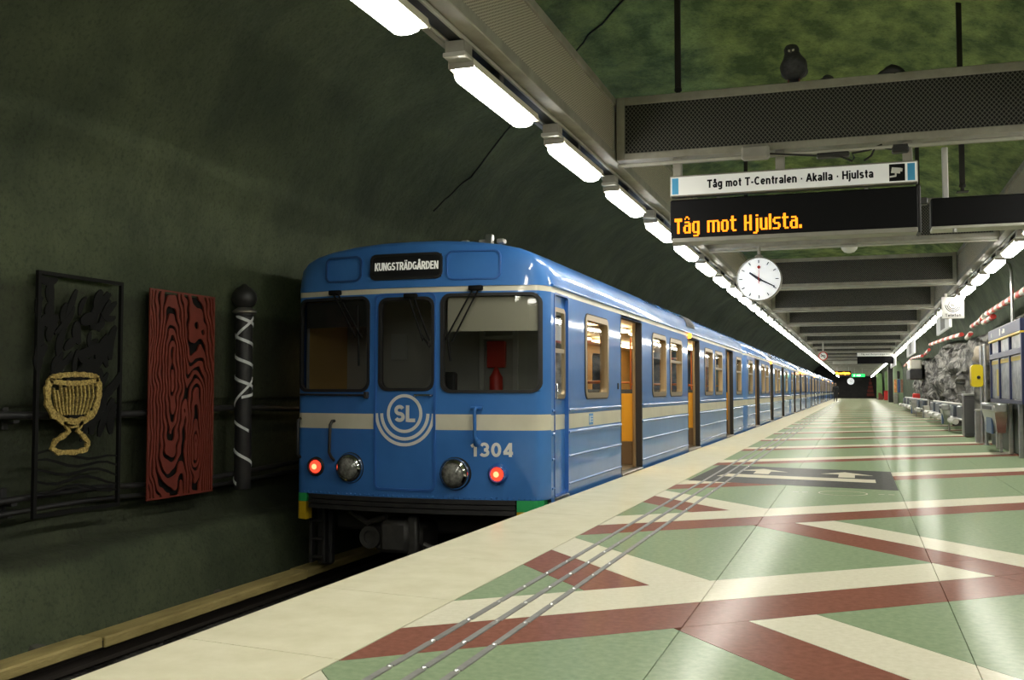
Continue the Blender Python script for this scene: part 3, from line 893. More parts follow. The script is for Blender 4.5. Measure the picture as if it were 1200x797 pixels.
# ---- front of the leading car
def MF(u, v, d):                       # u = x offset from the car's middle, v = z, d outward (towards the camera)
    x = XC + .02 + u
    return (x, yfront(x) - d, v)
FW = [(-1.37, -.475, 1.10, 2.085, .10), (-.345, .265, 1.11, 2.06, .10), (.355, 1.36, 1.09, 2.085, .10)]
FX = [-1.46, -1.45, -1.44, -1.425, -1.41, -1.39, -1.37, -1.33, -1.28] + [-1.2 + .1 * k for k in range(25)] + [1.27, 1.31, 1.335, 1.35, 1.37, 1.39, 1.405, 1.415, 1.42]
mb = MB(); mb.sheet(MF, FX, [-.0, .70, .86, 2.115, 2.17], FW, mif=lambda u, v: 1 if (.70 < v < .86 and not -.40 < u < .28) or v > 2.115 else 0)
mb.build('cab_front', blue_mats, car1, recalc=False, smooth=40)
# raised door panel with its edge bead
fd = rrect(-.395, .275, .085, 2.10, .06, ns=10)
mb = MB(); mb.ring(rrect(-.41, .29, .07, 2.115, .07, ns=10), rrect(-.385, .265, .095, 2.09, .05, ns=10), MF, -.004, .011); cd = mb.build('cab_door', blue_dark, car1, smooth=40)
for (u0, u1, v0, v1, r), nm in zip(FW, ('window', 'window', 'window')):
    ns = 8
    lo = rrect(u0 - .012, u1 + .012, v0 - .012, v1 + .012, r, ns=ns); li = rrect(u0 + .018, u1 - .018, v0 + .018, v1 - .018, r - .02, ns=ns)
    mb = MB(); mb.ring(lo, li, MF, -.01, .018, -.05); fr_ = mb.build('windscreen', rubber, car1, smooth=40)
    mb = MB(); mb.sheet(MF, [u0 + .01 + (u1 - u0 - .02) * k / 8 for k in range(9)], [v0 + .01, v1 - .01], d=-.03); mb.build('pane', glass_cab, fr_, recalc=False)
# destination box, blank box, raised visor outline
MV = lambda u, v, d: (XC + .02 + u, yfront(XC + .02 + u) - .012 + .055 * (v - 2.17) - d, v)
mb = MB(); mb.ring(rrect(-.46, .36, 2.255, 2.53, .07, ns=6), rrect(-.435, .335, 2.28, 2.505, .05, ns=6), MV, -.02, .02); db = mb.build('destination_box', rubber, car1, smooth=40)
mb = MB(); mb.sheet(MV, [-.45 + .1 * k for k in range(9)], [2.27, 2.515], d=.006); mb.build('destination_blind', mat('blind_black', (.012, .012, .014), .3), db, recalc=False)
mb = MB(); add_text(mb, MV, .008, 'KUNGSTRÄDGÅRDEN', -.405, .315, 2.355, .085, w=.17); mb.build('destination_lettering', mat('lettering_white', (.80, .80, .74), .5, emit=(1, 1, .9), estr=.25), db, recalc=False)
mb = MB(); mb.ring(rrect(-1.03, -.57, 2.255, 2.53, .07, ns=4), rrect(-1.01, -.59, 2.275, 2.51, .055, ns=4), MV, -.02, .014); mb.build('blank_box', mat('dark_blue_bead', (.02, .07, .22), .5), car1, smooth=40)  # bead in a darker blue around the blank box
mb = MB(); mb.ring(rrect(.40, .97, 2.235, 2.54, .07, ns=6), rrect(.415, .955, 2.25, 2.525, .06, ns=6), MV, -.02, .010); mb.build('visor_bead', blue_dark, car1, smooth=40)
mb = MB(); mb.box(XC + .74, XC + .82, .3, .36, 2.55, 2.735, b=.01); mb.build('roof_marker', steel, car1)
for k in range(5):
    mb = MB(); mb.box(XC + .05 + .2 * k, XC + .13 + .2 * k, .34, .44, 2.64, 2.69, b=.01); mb.build('roof_bracket', grey_paint, car1)
# emblem on the door: ring, letters, two open arcs
em = MB(); cxu, cz = -.055, .865
em.ring(circle2(cxu, cz, .20, 48), circle2(cxu, cz, .168, 48), MF, .001, .006)
for r0 in (.245, .305):
    a = circle2(cxu, cz, r0 + .033, 30, PI, 2 * PI, False) + circle2(cxu, cz, r0, 30, 2 * PI, PI, False)
    P = circle2(cxu, cz, r0 + .0165, 40, PI, 2 * PI, False); stroke(em, P, .033, MF, .001, .006)
emb = em.build('emblem', white_print, car1, recalc=False)
mb = MB(); add_text(mb, MF, .002, 'SL', cxu - .115, cxu + .12, cz - .085, .17, w=.22); mb.build('emblem_letters', white_print, emb, recalc=False)
mb = MB(); add_text(mb, MF, .002, '1304', .655, 1.095, .435, .14, w=.22); mb.build('number_lettering', white_print, car1, recalc=False)
# lamps
for u, z, r in ((-.69, .29, .125), (.50, .26, .13)):
    c = MF(u, z, 0)
    mb = MB().lathe([(r + .035, -.03), (r + .03, .03), (r + .012, .06), (r - .01, .075), (r - .02, .05)], c, 'Y', 28, cap=False); hl = mb.build('headlight', chrome if u < 0 else chrome, car1, smooth=50)
    MB().lathe([(r + .04, -.02), (r + .038, .012), (r + .012, .062)], c, 'Y', 28, cap=False).build('bezel', rubber, hl, smooth=50)
    MB().lathe([(r - .015, .055), (r * .7, .08), (r * .35, .095), (0, .10)], c, 'Y', 28).build('lens', lens_glass, hl, smooth=60)
for u, z in ((-1.13, .29), (.94, .262)):
    c = MF(u, z, 0)
    tl = MB().lathe([(.105, -.02), (.10, .03), (.080, .045), (.066, .03)], c, 'Y', 24, cap=False).build('tail_light', black_metal if u < 0 else blue_dark, car1, smooth=50)
    MB().lathe([(.068, .032), (.05, .05), (.03, .058)], c, 'Y', 24).build('lens', red_lit, tl, smooth=60)
    MB().lathe([(.030, .058), (.018, .063), (0, .065)], c, 'Y', 20).build('bulb', red_core, tl, smooth=60)
# handles and brackets
def fp(u, z, d): return MF(u, z, d)
mb = MB(); mb.tube([fp(-.90, .78, 0), fp(-.90, .78, .05), fp(-.915, .74, .07), fp(-.925, .45, .07), fp(-.91, .40, .05), fp(-.90, .36, 0)], .016, 8); mb.build('grab_handle', black_metal, car1, smooth=50)
mb = MB(); mb.tube([fp(-1.36, .80, 0), fp(-1.37, .78, .05), fp(-1.37, .42, .05), fp(-1.36, .38, 0)], .016, 8); mb.build('grab_handle', black_metal, car1, smooth=50)
mb = MB(); mb.tube([fp(-1.36, 1.06, .0), fp(-1.34, 1.06, .05), fp(-.5, 1.055, .05), fp(-.49, 1.055, 0)], .012, 8)
mb.box(XC + .02 - .51, XC + .02 - .47, yfront(XC - .49) - .06, yfront(XC - .49) + .01, 1.02, 1.09, b=.006); mb.build('step_rail', black_metal, car1, smooth=40)
mb = MB(); mb.tube([fp(.73, .92, 0), fp(.73, .92, .07), fp(.73, .88, .08), fp(.73, .64, .07), fp(.73, .59, .04), fp(.73, .57, 0)], [.016, .02, .018, .018, .03, .045], 10)
mb.tube([fp(.67, .925, .02), fp(.79, .925, .02)], .018, 8); mb.build('folding_step', blue, car1, smooth=50)
mb = MB(); mb.tube([fp(.06, 1.055, 0), fp(.07, 1.055, .04), fp(.24, 1.055, .04), fp(.25, 1.055, 0)], .011, 8); mb.build('door_handle', chrome, car1, smooth=50)
# wipers
for pv, arms, blade in (((-.91, 2.14), [(-.61, 1.66), (-.57, 1.66)], [(-.60, 2.0), (-.58, 1.36)]), ((.0, 2.075), [(.17, 1.61), (.21, 1.61)], None), ((.70, 2.14), [(.41, 1.62), (.45, 1.60)], [(.43, 1.66), (.46, 1.40)])):
    mb = MB()
    mb.box(XC + .02 + pv[0] - .05, XC + .02 + pv[0] + .09, yfront(XC + pv[0]) - .06, yfront(XC + pv[0]) + .01, pv[1] - .02, pv[1] + .03, b=.008)
    for k, (au, av) in enumerate(arms):
        mb.tube([fp(pv[0] + .06 * k, pv[1], .045), fp(au + .03 * k, av, .05)], .009, 6)
    if blade: mb.tube([fp(*blade[0], .035), fp(*blade[1], .035)], .011, 6)
    else: mb.tube([fp(arms[0][0] - .02, arms[0][1] + .06, .035), fp(arms[1][0] + .03, arms[1][1] - .06, .035)], .011, 6)
    mb.build('wiper', mat('wiper_black', (.006, .006, .006), .7, spec=.15), car1, smooth=50)
# rivets along the bottom edge
rv = None
for k in range(48):
    u = -1.30 + 2.62 * k / 47
    if rv is None:
        rv = MB().lathe([(.010, 0), (.008, .006), (0, .008)], (0, 0, 0), 'Y', 8).build('rivet', blue, car1, smooth=60); q = rv
    else:
        q = rv.copy(); COL.objects.link(q)
    q.location = MF(u, .018, .0)
# buffer beam, corner blocks, coupler
MBF = lambda u, v, d: MF(u, v, d)
mb = MB()
for z0, z1, d in ((-.045, .0, .03), (-.095, -.055, .035), (-.15, -.105, .03)):
    us = [-1.22 + .1 * k for k in range(24)] + [1.12]
    vs = []; 
    for u in us: vs += [MF(u, z0, d), MF(u, z1, d), MF(u, z1, -.1), MF(u, z0, -.1)]
    fs = [[i * 4 + k, i * 4 + (k + 1) % 4, (i + 1) * 4 + (k + 1) % 4, (i + 1) * 4 + k] for i in range(len(us) - 1) for k in range(4)] + [[0, 1, 2, 3], [(len(us) - 1) * 4 + k for k in range(4)]]
    mb.add(vs, fs)
mb.build('buffer_beam', black_metal, car1)
for s_, u0, u1 in ((-1, -1.42, -1.27), (1, 1.13, 1.38)):
    for z0, z1, m_, nm in ((-.115 if s_ > 0 else -.09, -.002, green_block, 'green_corner_block'), (-.155 if s_ > 0 else -.28, -.117 if s_ > 0 else -.092, yellow_block, 'yellow_corner_block')):
        us = [u0 + (u1 - u0) * k / 6 for k in range(7)]; vs = []
        for u in us: vs += [MF(u, z0, .006), MF(u, z1, .006), MF(u, z1, -.12), MF(u, z0, -.12)]
        fs = [[i * 4 + k, i * 4 + (k + 1) % 4, (i + 1) * 4 + (k + 1) % 4, (i + 1) * 4 + k] for i in range(6) for k in range(4)] + [[0, 1, 2, 3], [24 + k for k in range(4)]]
        mb = MB(); mb.add(vs, fs); mb.build(nm, m_, car1)
cp_m = mat('coupler_iron', (.045, .044, .042), .55, metal=.4, col2=(.07, .068, .062), scale=9.)
mb = MB(); mb.box(XC - .5, XC + .05, .25, .75, -.62, -.30, b=.05); mb.box(XC - .34, XC - .02, .05, .35, -.58, -.25, b=.04); mb.box(XC - .05, XC + .06, .1, .2, -.75, -.2, b=.02)
mb.lathe([(.12, -.03), (.12, .03), (.07, .03), (.07, -.0), (0, 0)], (XC - .52, .22, -.45), 'Y', 18); mb.tube([(XC - .8, .3, -.2), (XC - .55, .2, -.3), (XC - .3, .15, -.22)], .03, 8); mb.tube([(XC + .1, .2, -.5), (XC + .4, .25, -.62), (XC + .6, .35, -.4)], .03, 8)
mb.build('coupler', cp_m, car1, smooth=40)
mb = MB(); mb.box(XL + .12, XL + .3, .5, .6, -.82, -.1, b=.02); mb.box(XL + .06, XL + .1, .42, .5, -.8, -.1, b=.01); mb.box(XL + .22, XL + .26, .42, .5, -.8, -.1, b=.01)
for z in (-.35, -.55, -.75): mb.box(XL + .06, XL + .26, .42, .5, z, z + .03, b=.008)
mb.build('cab_ladder', black_metal, car1)
# side cab door with its window
MS1 = lambda u, v, d: (XR + d, u, v)
mb = MB(); mb.sheet(MS1, [.47, 1.0], [.0, .69, .85, 2.11], [(.52, .95, 1.02, 1.97, .07)], d=-.035, mif=lambda u, v: 1 if .69 < v < .85 else 0); sd = mb.build('side_door', blue_mats, car1, recalc=False)
mb = MB(); mb.ring(rrect(.462, 1.008, -.002, 2.12, .045), rrect(.48, .99, .015, 2.10, .03), MS1, -.04, .008); mb.build('door_seal', blue_dark, sd, smooth=35)
mb = MB(); mb.ring(rrect(.515, .955, 1.015, 1.975, .075), rrect(.56, .91, 1.06, 1.93, .05), MS1, -.04, -.012); mb.prism([(.55, 1.5), (.92, 1.5), (.92, 1.545), (.55, 1.545)], MS1, -.045, -.016); mb.build('door_window_frame', gold_alu, sd, smooth=35)
mb = MB(); mb.add([MS1(.54, 1.04, -.03), MS1(.93, 1.04, -.03), MS1(.93, 1.95, -.03), MS1(.54, 1.95, -.03)], [[0, 1, 2, 3]]); mb.build('pane', glass_cab, sd)
mb = MB(); mb.tube([(XR - .03, .52, 1.17), (XR + .02, .51, 1.17), (XR + .02, .51, 1.02), (XR - .03, .52, 1.02)], .011, 8); mb.build('door_handle', chrome, sd, smooth=50)
mb = MB(); mb.box(XR - .1, XR + .02, .47, 1.0, -.045, -.004, b=.006)
for k in range(9): mb.box(XR - .02, XR + .024, .5 + k * .055, .52 + k * .055, -.006, .003, b=.002)
mb.build('cab_step', steel, car1)
mb = MB(); mb.box(XR + .001, XR + .004, 1.91, 2.10, .705, .835, b=.001); nt_ = mb.build('notice', mat('notice_blue', (.05, .28, .62), .4), car1)
mb = MB()
for k in range(3): mb.box(XR + .004, XR + .0055, 1.99, 2.08, .735 + k * .03, .745 + k * .03, b=.0003)
mb.box(XR + .004, XR + .0055, 1.93, 1.965, .73, .81, b=.0003); mb.build('notice_print', white_print, nt_)
mb = MB(); mb.box(XR + .0, XR + .012, 3.42, 3.47, 1.12, 1.2, b=.01); mb.build('door_button', black_metal, car1)
# cab interior
mb = MB(); mb.box(XL + .05, XR - .05, .25, 1.25, -.03, .0, b=.004); mb.build('cab_floor', int_floor, car1)
mb = MB(); mb.sheet(lambda u, v, d: (u, max(v, yfront(u) + .06), 2.14), [XL + .05 + .1 * k for k in range(28)] + [XR - .05], [.02, .4, 1.25]); mb.build('cab_ceiling', cab_wall_m, car1)
mb = MB(); mb.box(XL + .2, XR - .2, .33, .62, .75, .98, b=.03); mb.box(XC + .22, XC + .36, .4, .5, .98, 1.3, b=.02); mb.build('driver_desk', black_metal, car1)
bl_m = mat('sun_blind', (.62, .58, .45), .6)
mb = MB(); mb.sheet(MF, [.39 + .12 * k for k in range(9)], [1.71, 2.06], d=-.07); mb.build('sun_blind', bl_m, car1)
mb = MB(); mb.sheet(MF, [-1.33 + .1 * k for k in range(9)], [1.78, 2.06], d=-.07); mb.build('sun_blind', mat('sun_blind_dark', (.035, .035, .03), .7), car1)
red_m = mat('red_enamel', (.45, .02, .012), .45)
mb = MB(); mb.box(XC + .44, XC + .66, 1.17, 1.23, 1.36, 1.66, b=.01); mb.build('cab_notice', red_m, car1)
MB().lathe([(0, .0), (.07, .0), (.075, .02), (.075, .3), (.04, .36), (.025, .4), (0, .42)], (XC + .58, 1.1, .95), 'Z', 16).build('fire_extinguisher', red_m, car1, smooth=50)
mb = MB(); mb.box(XC + .34, XC + .40, 1.2, 1.24, 0, 2.1, b=.005); mb.box(XC + .74, XC + .80, 1.2, 1.24, 0, 2.1, b=.005); mb.box(XC + .34, XC + .80, 1.2, 1.24, 1.68, 1.72, b=.005); mb.build('locker_frame', mat('cab_pale', (.40, .39, .36), .5), car1)
mb = MB(); mb.box(XC - .76, XC - .56, 1.2, 1.23, 1.46, 1.76, b=.003); mb.build('cab_paper', mat('cab_paper_m', (.36, .36, .34), .6), car1)
mb = MB(); mb.box(XL + .04, XL + .08, .37, .45, .9, 2.1, b=.005); mb.box(XL + .04, XL + .08, .85, .93, .9, 2.1, b=.005); mb.box(XL + .04, XL + .08, .45, .85, 1.72, 1.78, b=.005); mb.build('side_window_post', mat('cab_pale', (.40, .39, .36), .5), car1)  # posts added around the yellow panel, as a side window frame
mb = MB(); mb.box(XL + .04, XL + .06, .45, .85, 1.0, 1.72, b=.005); mb.build('lit_wall_view', mat('lit_wall_yellow', (.45, .34, .13), .5), car1)  # panel painted in for the yellow-lit wall beyond the cab's left side window

# ------------------------------------------------------------------ hung steel frame under the vault: two mesh trunks, cross beams, lamps
mesh_side = mat_mesh('fine_mesh_side', (.55, .50, .40), (.12, .11, .085), 22., 48., .22, 'Y', .1)
mesh_cross = mat_mesh('expanded_metal', (.15, .145, .125), (.006, .006, .006), 27., 23., .10, 'X', .3)
YB = [9.4 + 6.35 * k for k in range(24)]
def trunk(x_in, sgn, label):
    """x_in: the face towards the platform's middle; sgn: direction away from it"""
    t = thing('mesh_trunk', label, 'cable trunk', (x_in, 0, 3.3))
    ys = [-3.3, 3.05] + YB
    for a, b in zip(ys, ys[1:]):
        mb = MB(); mb.box(0, sgn * .012, a + .05, b - .02, .05, .5, b=.002); mb.build('mesh_panel', mesh_side, t)
        mb = MB(); mb.box(sgn * .28, sgn * .292, a + .05, b - .02, .05, .5, b=.002); mb.build('mesh_panel', mesh_side, t)
        mb = MB(); mb.box(-sgn * .012, sgn * .05, a - .02, a + .05, -.02, .57, b=.004); mb.build('post', galv, t)
    for z0, z1, x0, x1 in ((-.03, .055, -.022, .05), (.5, .575, -.022, .05), (-.03, .055, .26, .31), (.5, .575, .26, .31)):
        mb = MB(); mb.box(sgn * x0, sgn * x1, -11.6, 155, z0, z1, b=.006); mb.build('flange', galv, t)
    mb = MB(); mb.box(sgn * .05, sgn * .27, -11.6, 155, -.02, -.005, b=.003); mb.build('bottom_plate', galv, t)
    mb = MB(); mb.box(sgn * .02, sgn * .27, -11.6, 155, .56, .572, b=.003); mb.build('top_plate', galv, t)
    # the channel the lamps hang from: two pale lips and a dark slot
    for xx in (.10, .215):
        mb = MB(); mb.box(sgn * xx, sgn * (xx + .025), -11.6, 155, -.045, -.02, b=.004); mb.build('channel_lip', galv_light, t)
    mb = MB(); mb.box(sgn * .125, sgn * .215, -11.6, 155, -.035, -.021, b=.003); mb.build('channel_slot', black_metal, t)
    return as_thing(t)
trunk(-2.14, -1, 'long grey mesh trunk over the platform edge beside the train')
trunk(1.98, 1, 'long grey mesh trunk along the rock-wall side of the platform')
ORD = ['first', 'second', 'third', 'fourth', 'fifth', 'sixth', 'seventh', 'eighth', 'ninth', 'tenth', 'eleventh', 'twelfth', 'thirteenth', 'fourteenth', 'fifteenth', 'sixteenth', 'seventeenth', 'eighteenth', 'nineteenth', 'twentieth', 'twenty-first', 'twenty-second', 'twenty-third', 'twenty-fourth']
beam0 = None
def cross_beam():
    t = thing('cross_beam', 'x', 'beam', (0, 0, 3.27), 'mesh cross beams over the platform')
    for y0 in (.02, .30):
        mb = MB(); mb.box(-2.1, 1.94, y0, y0 + .012, .06, .53, b=.002); mb.build('mesh_panel', mesh_cross, t)
    for z0, z1, y0, y1 in ((0, .065, 0, .05), (.525, .60, 0, .05), (0, .065, .28, .33), (.525, .60, .28, .33)):
        mb = MB(); mb.box(-2.112, 1.952, y0, y1, z0, z1, b=.006); mb.build('flange', galv, t)
    mb = MB(); mb.box(-2.1, 1.94, .04, .29, .0, .012, b=.002); mb.build('bottom_plate', galv, t)
    mb = MB(); mb.box(-2.1, 1.94, .04, .29, .585, .597, b=.002); mb.build('top_plate', galv, t)
    for x0 in (-2.112, 1.872):
        mb = MB(); mb.box(x0, x0 + .08, -.004, .33, .0, .6, b=.006); mb.build('end_post', galv, t)
    mb = MB(); mb.tube([(-2.1, .02, -.045), (1.94, .02, -.045)], .016, 8); mb.build('conduit', galv_light, t, smooth=50)
    return t
for i, y in enumerate(YB):
    if beam0 is None:
        b0 = beam0 = cross_beam(); cm = {}
        for c in bpy.data.objects:
            if c.parent: cm.setdefault(c.parent.name, []).append(c)
    else:
        b0 = copy_tree(beam0, None, cm)
    b0.location = (0, y, 3.27); as_thing(b0)
    b0['label'] = ('dark mesh cross beam with a pigeon on top, nearest the camera' if i == 0 else 'dark mesh cross beam, %s from the camera' % ORD[i])
# hangers from beam to vault
def ceil_z(x, y):
    return vault(vault_t_at_x(x), y)[2]
for i, (x, y, lab) in enumerate(((-1.55, 9.56, 'dark steel hanger rod between the nearest cross beam and the ceiling'), (1.13, 12.0, 'short dark hanger rod with hooks beyond the nearest cross beam'), (-1.55, 15.9, 'dark hanger rod above the second cross beam'), (.9, 15.9, 'dark hanger rod above the second cross beam, on the rock-wall side'))):
    z0 = 3.87 if i != 1 else 3.25
    t = thing('hanger_rod', lab, 'hanger', (x, y, z0))
    mb = MB(); mb.box(-.028, .028, -.02, .02, .08, ceil_z(x, y) - z0 + .05, b=.005); mb.build('rod', under, t)
    mb = MB(); mb.box(-.06, .06, -.05, .05, 0, .012, b=.003); mb.lathe([(.02, .01), (.02, .05), (.035, .06), (.035, .085), (.02, .1)], (0, 0, 0), n=10); mb.build('clevis', under, t)

def lamp():
    t = thing('fluorescent_lamp', 'x', 'lamp', (0, 0, 0), 'fluorescent lamps along the platform')
    # hung by a box bracket at its near end; body lies along +Y
    mb = MB(); mb.box(-.065, .065, -.11, .03, .055, .134, b=.006); br = mb.build('bracket', galv, t)
    mb = MB(); mb.box(-.075, .075, -.12, .06, .03, .058, b=.004); mb.build('bracket_plate', galv_light, br)
    mb = MB(); mb.box(-.05, .05, .6, .68, .055, .134, b=.006); mb.build('rear_bracket', black_metal, t)
    # cream tray, open below, with a deep lip on the side towards the platform
    prof = [(-.085, -.005), (-.085, .045), (-.05, .062), (.05, .062), (.085, .045), (.098, -.012), (.092, -.012), (.080, .035), (-.080, .035), (-.080, -.005)]
    MB().prism(prof, lambda u, v, d: (u, d, v), .0, 1.36).build('housing', lamp_body, t)
    for y0 in (.0, 1.35): MB().prism([(-.083, -.01), (.085, -.01), (.083, .045), (-.083, .045)], lambda u, v, d: (u, d, v), y0, y0 + .01).build('end_cap', galv, t)
    # rounded diffuser, tapering at both ends
    base = [(-.080, .012), (-.082, -.035), (-.066, -.062), (-.028, -.074), (.028, -.074), (.066, -.062), (.082, -.035), (.080, .012)]
    ring_ = []
    for yy, f in ((.06, .55), (.075, .8), (.11, 1.), (1.25, 1.), (1.285, .8), (1.30, .55)):
        ring_.append([(u * f ** .5, yy, .012 + (v - .012) * f) for u, v in base])
    n = len(base); q = MB()
    q.add([p for r in ring_ for p in r], [[i * n + k, i * n + (k + 1) % n, (i + 1) * n + (k + 1) % n, (i + 1) * n + k] for i in range(5) for k in range(n)] + [list(range(n)), [5 * n + k for k in range(n)]])
    q.build('diffuser', lamp_lit, t, smooth=50)
    return t
L0 = lamp(); cm = {}
for c in bpy.data.objects:
    if c.parent: cm.setdefault(c.parent.name, []).append(c)
first = True
for row, x, y0, nm in ((0, -2.305, 5.87, 'over the train side'), (1, 2.145, 15.2, 'on the rock-wall side')):
    k0 = -7 if row == 0 else -11
    for k in range(k0, 72):
        y = y0 + 2.075 * k
        if y > 154: break
        if first: o = L0; first = False
        else: o = copy_tree(L0, None, cm)
        o.location = (x, y, 3.12)
        if row: o.scale.x = -1
        n_ = k + 2 if row == 0 else k + 1
        if n_ < 1: o['label'] = 'fluorescent lamp %s, behind the camera position' % nm
        elif n_ <= 9: o['label'] = 'lit fluorescent lamp %s, %s in its row from the camera' % (nm, ORD[n_ - 1])
        else: o['label'] = 'lit fluorescent lamp %s, far down the row toward the exit sign' % nm

# ------------------------------------------------------------------ direction sign and LED display under the nearest beam
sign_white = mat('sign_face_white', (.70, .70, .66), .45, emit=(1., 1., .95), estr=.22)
sign_blue = mat('sign_blue', (.06, .36, .66), .45)
sign_black = mat('sign_black', (.005, .005, .006), .5, spec=.12)
led = mat_emit('led_amber', (1., .25, .012), 2.8)
MY = lambda Y: (lambda u, v, d: (u, Y - d, v))
M = MY(9.45)
sg = thing('direction_sign', 'white hanging sign reading Tåg mot T-Centralen Akalla Hjulsta', 'sign', (0, 0, 0))
mb = MB(); mb.box(-1.615, .54, 9.452, 9.56, 2.905, 3.10, b=.008); mb.build('box', galv, sg)
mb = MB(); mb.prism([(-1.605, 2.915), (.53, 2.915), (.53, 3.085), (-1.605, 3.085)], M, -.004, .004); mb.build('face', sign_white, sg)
mb = MB(); add_text(mb, M, .004, 'Tåg mot T-Centralen · Akalla · Hjulsta', -1.27, .175, 2.968, .075, w=.20); mb.build('lettering', sign_black, sg, recalc=False)
for u0, u1 in ((-1.595, -1.535), (.455, .515)):
    MB().prism([(u0, 2.925), (u1, 2.925), (u1, 3.075), (u0, 3.075)], M, .003, .0055).build('blue_mark', sign_blue, sg)
cmk = MB().prism([(.305, 2.925), (.435, 2.925), (.435, 3.075), (.305, 3.075)], M, .003, .0055).build('camera_pictogram', sign_black, sg)
mb = MB(); mb.prism([(.3203, 2.9985), (.394, 2.989), (.402, 3.038), (.328, 3.0475)], M, .005, .0075); mb.prism([(.397, 3.007), (.412, 3.005), (.417, 3.032), (.401, 3.038)], M, .005, .0075)
mb.prism([(.351, 2.962), (.364, 2.965), (.367, 2.995), (.352, 2.993)], M, .005, .0075); mb.prism([(.308, 2.957), (.356, 2.962), (.354, 2.977), (.308, 2.971)], M, .005, .0075); mb.build('pictogram_figure', white_print, cmk)
for x in (-1.55, -.62, .46):
    mb = MB(); mb.box(x - .04, x + .04, 9.47, 9.54, 3.095, 3.275, b=.006); mb.build('hanger', galv, sg)
dp = thing('led_display', 'black display under the direction sign with amber text Tåg mot Hjulsta', 'display', (0, 0, 0))
mb = MB(); mb.box(-1.615, .54, 9.46, 9.72, 2.49, 2.875, b=.012); mb.build('case', sign_black, dp)
mb = MB(); mb.box(-1.60, .53, 9.452, 9.465, 2.475, 2.515, b=.004); mb.box(-1.60, .53, 9.465, 9.72, 2.478, 2.49, b=.002); mb.build('bottom_trim', grey_paint, dp)
mb = MB(); mb.box(.535, .56, 9.47, 9.72, 2.47, 2.88, b=.006); mb.box(.55, .62, 9.5, 9.6, 2.72, 2.78, b=.01); mb.build('end_latch', black_metal, dp)
mb = MB(); mb.box(-1.2, -1.17, 9.55, 9.58, 2.87, 2.91, b=.003); mb.box(.1, .13, 9.55, 9.58, 2.87, 2.91, b=.003); mb.build('mount', galv, dp)
GL = {'T': ['', '######', '######'] + ['..##..'] * 7, 'å': ['..##..', '.#..#.', '', '.####.', '....##', '.#####', '##..##', '##..##', '##..##', '.#####'],
      'g': ['', '', '', '.#####', '##..##', '##..##', '##..##', '##..##', '##..##', '.#####', '....##', '.####.'], 'm': ['', '', '', '#########.'] + ['##..##..##'] * 6,
      'o': ['', '', '', '.####.'] + ['##..##'] * 5 + ['.####.'], 't': ['', '.##..', '.##..', '#####'] + ['.##..'] * 5 + ['..###'], 'H': [''] + ['##..##'] * 4 + ['######'] + ['##..##'] * 4,
      'j': ['', '..##', ''] + ['..##'] * 8 + ['###.'], 'u': ['', '', ''] + ['##..##'] * 6 + ['.#####'], 'l': [''] + ['##'] * 9,
      's': ['', '', '', '.#####', '##....', '##....', '.####.', '....##', '....##', '#####.'], 'a': ['', '', '', '.####.', '....##', '.#####', '##..##', '##..##', '##..##', '.#####'], '.': [''] * 8 + ['##', '##'], ' ': ['....']}
msg = 'Tåg mot Hjulsta.'
tot = sum(max(len(r) for r in GL[c]) + 1 for c in msg) - 1
pw = 1.14 / tot; ph = .0158; mb = MB(); x = -1.575; M = MY(9.458)
for c in msg:
    w_ = max(len(r) for r in GL[c])
    for j, r in enumerate(GL[c]):
        for i, chh in enumerate(r):
            if chh == '#':
                u = x + i * pw; v = 2.715 - j * ph
                mb.prism([(u + .0006, v - ph + .0006), (u + pw - .0006, v - ph + .0006), (u + pw - .0006, v - .0006), (u + .0006, v - .0006)], M, 0, .004)
    x += (w_ + 1) * pw
o = mb.build('led_lettering', led, dp); o['kind'] = 'stuff'
d2 = thing('led_display', 'blank black display beside the lit one, cut by the right edge', 'display', (0, 0, 0))
mb = MB(); mb.box(.665, 1.9, 9.86, 10.1, 2.57, 2.83, b=.012); mb.build('case', sign_black, d2)
mb = MB(); mb.box(.67, 1.895, 9.85, 10.1, 2.545, 2.572, b=.004); mb.build('bottom_trim', galv_light, d2)
mb = MB(); mb.box(.77, .82, 9.92, 9.97, 2.82, 3.30, b=.006); mb.build('hanger', mat('white_enamel', (.62, .62, .58), .4), d2)
mb = MB(); mb.lathe([(.02, -.03), (.02, .0)], (.86, 9.87, 2.545), n=10); mb.build('key_lock', steel, d2)
jb = thing('junction_box', 'grey junction box and loose cables under the nearest cross beam', 'junction box', (0, 0, 0))
mb = MB(); mb.box(-.945, -.70, 9.28, 9.395, 3.175, 3.30, b=.02); mb.build('box', grey_paint, jb, smooth=30)
mb = MB(); mb.box(-.30, -.02, 9.4, 9.5, 3.17, 3.21, b=.01); mb.build('cable_clip', black_metal, jb)
mb = MB(); mb.box(.33, .47, 9.4, 9.5, 3.17, 3.24, b=.012); mb.build('cable_gland', black_metal, jb)
mb = MB(); mb.tube([(-.7, 9.38, 3.23), (-.5, 9.4, 3.21), (-.3, 9.42, 3.19), (-.1, 9.42, 3.17), (0, 9.42, 3.12), (.02, 9.42, 3.15), (0, 9.42, 3.19), (.15, 9.42, 3.21), (.25, 9.42, 3.25)], .009, 6); mb.build('cable', rubber, jb, smooth=60)
mb = MB(); mb.tube([(.10, 9.44, 3.12), (.16, 9.43, 3.16), (.19, 9.42, 3.22), (.26, 9.42, 3.22), (.34, 9.43, 3.20)], .009, 6); mb.build('cable', rubber, jb, smooth=60)

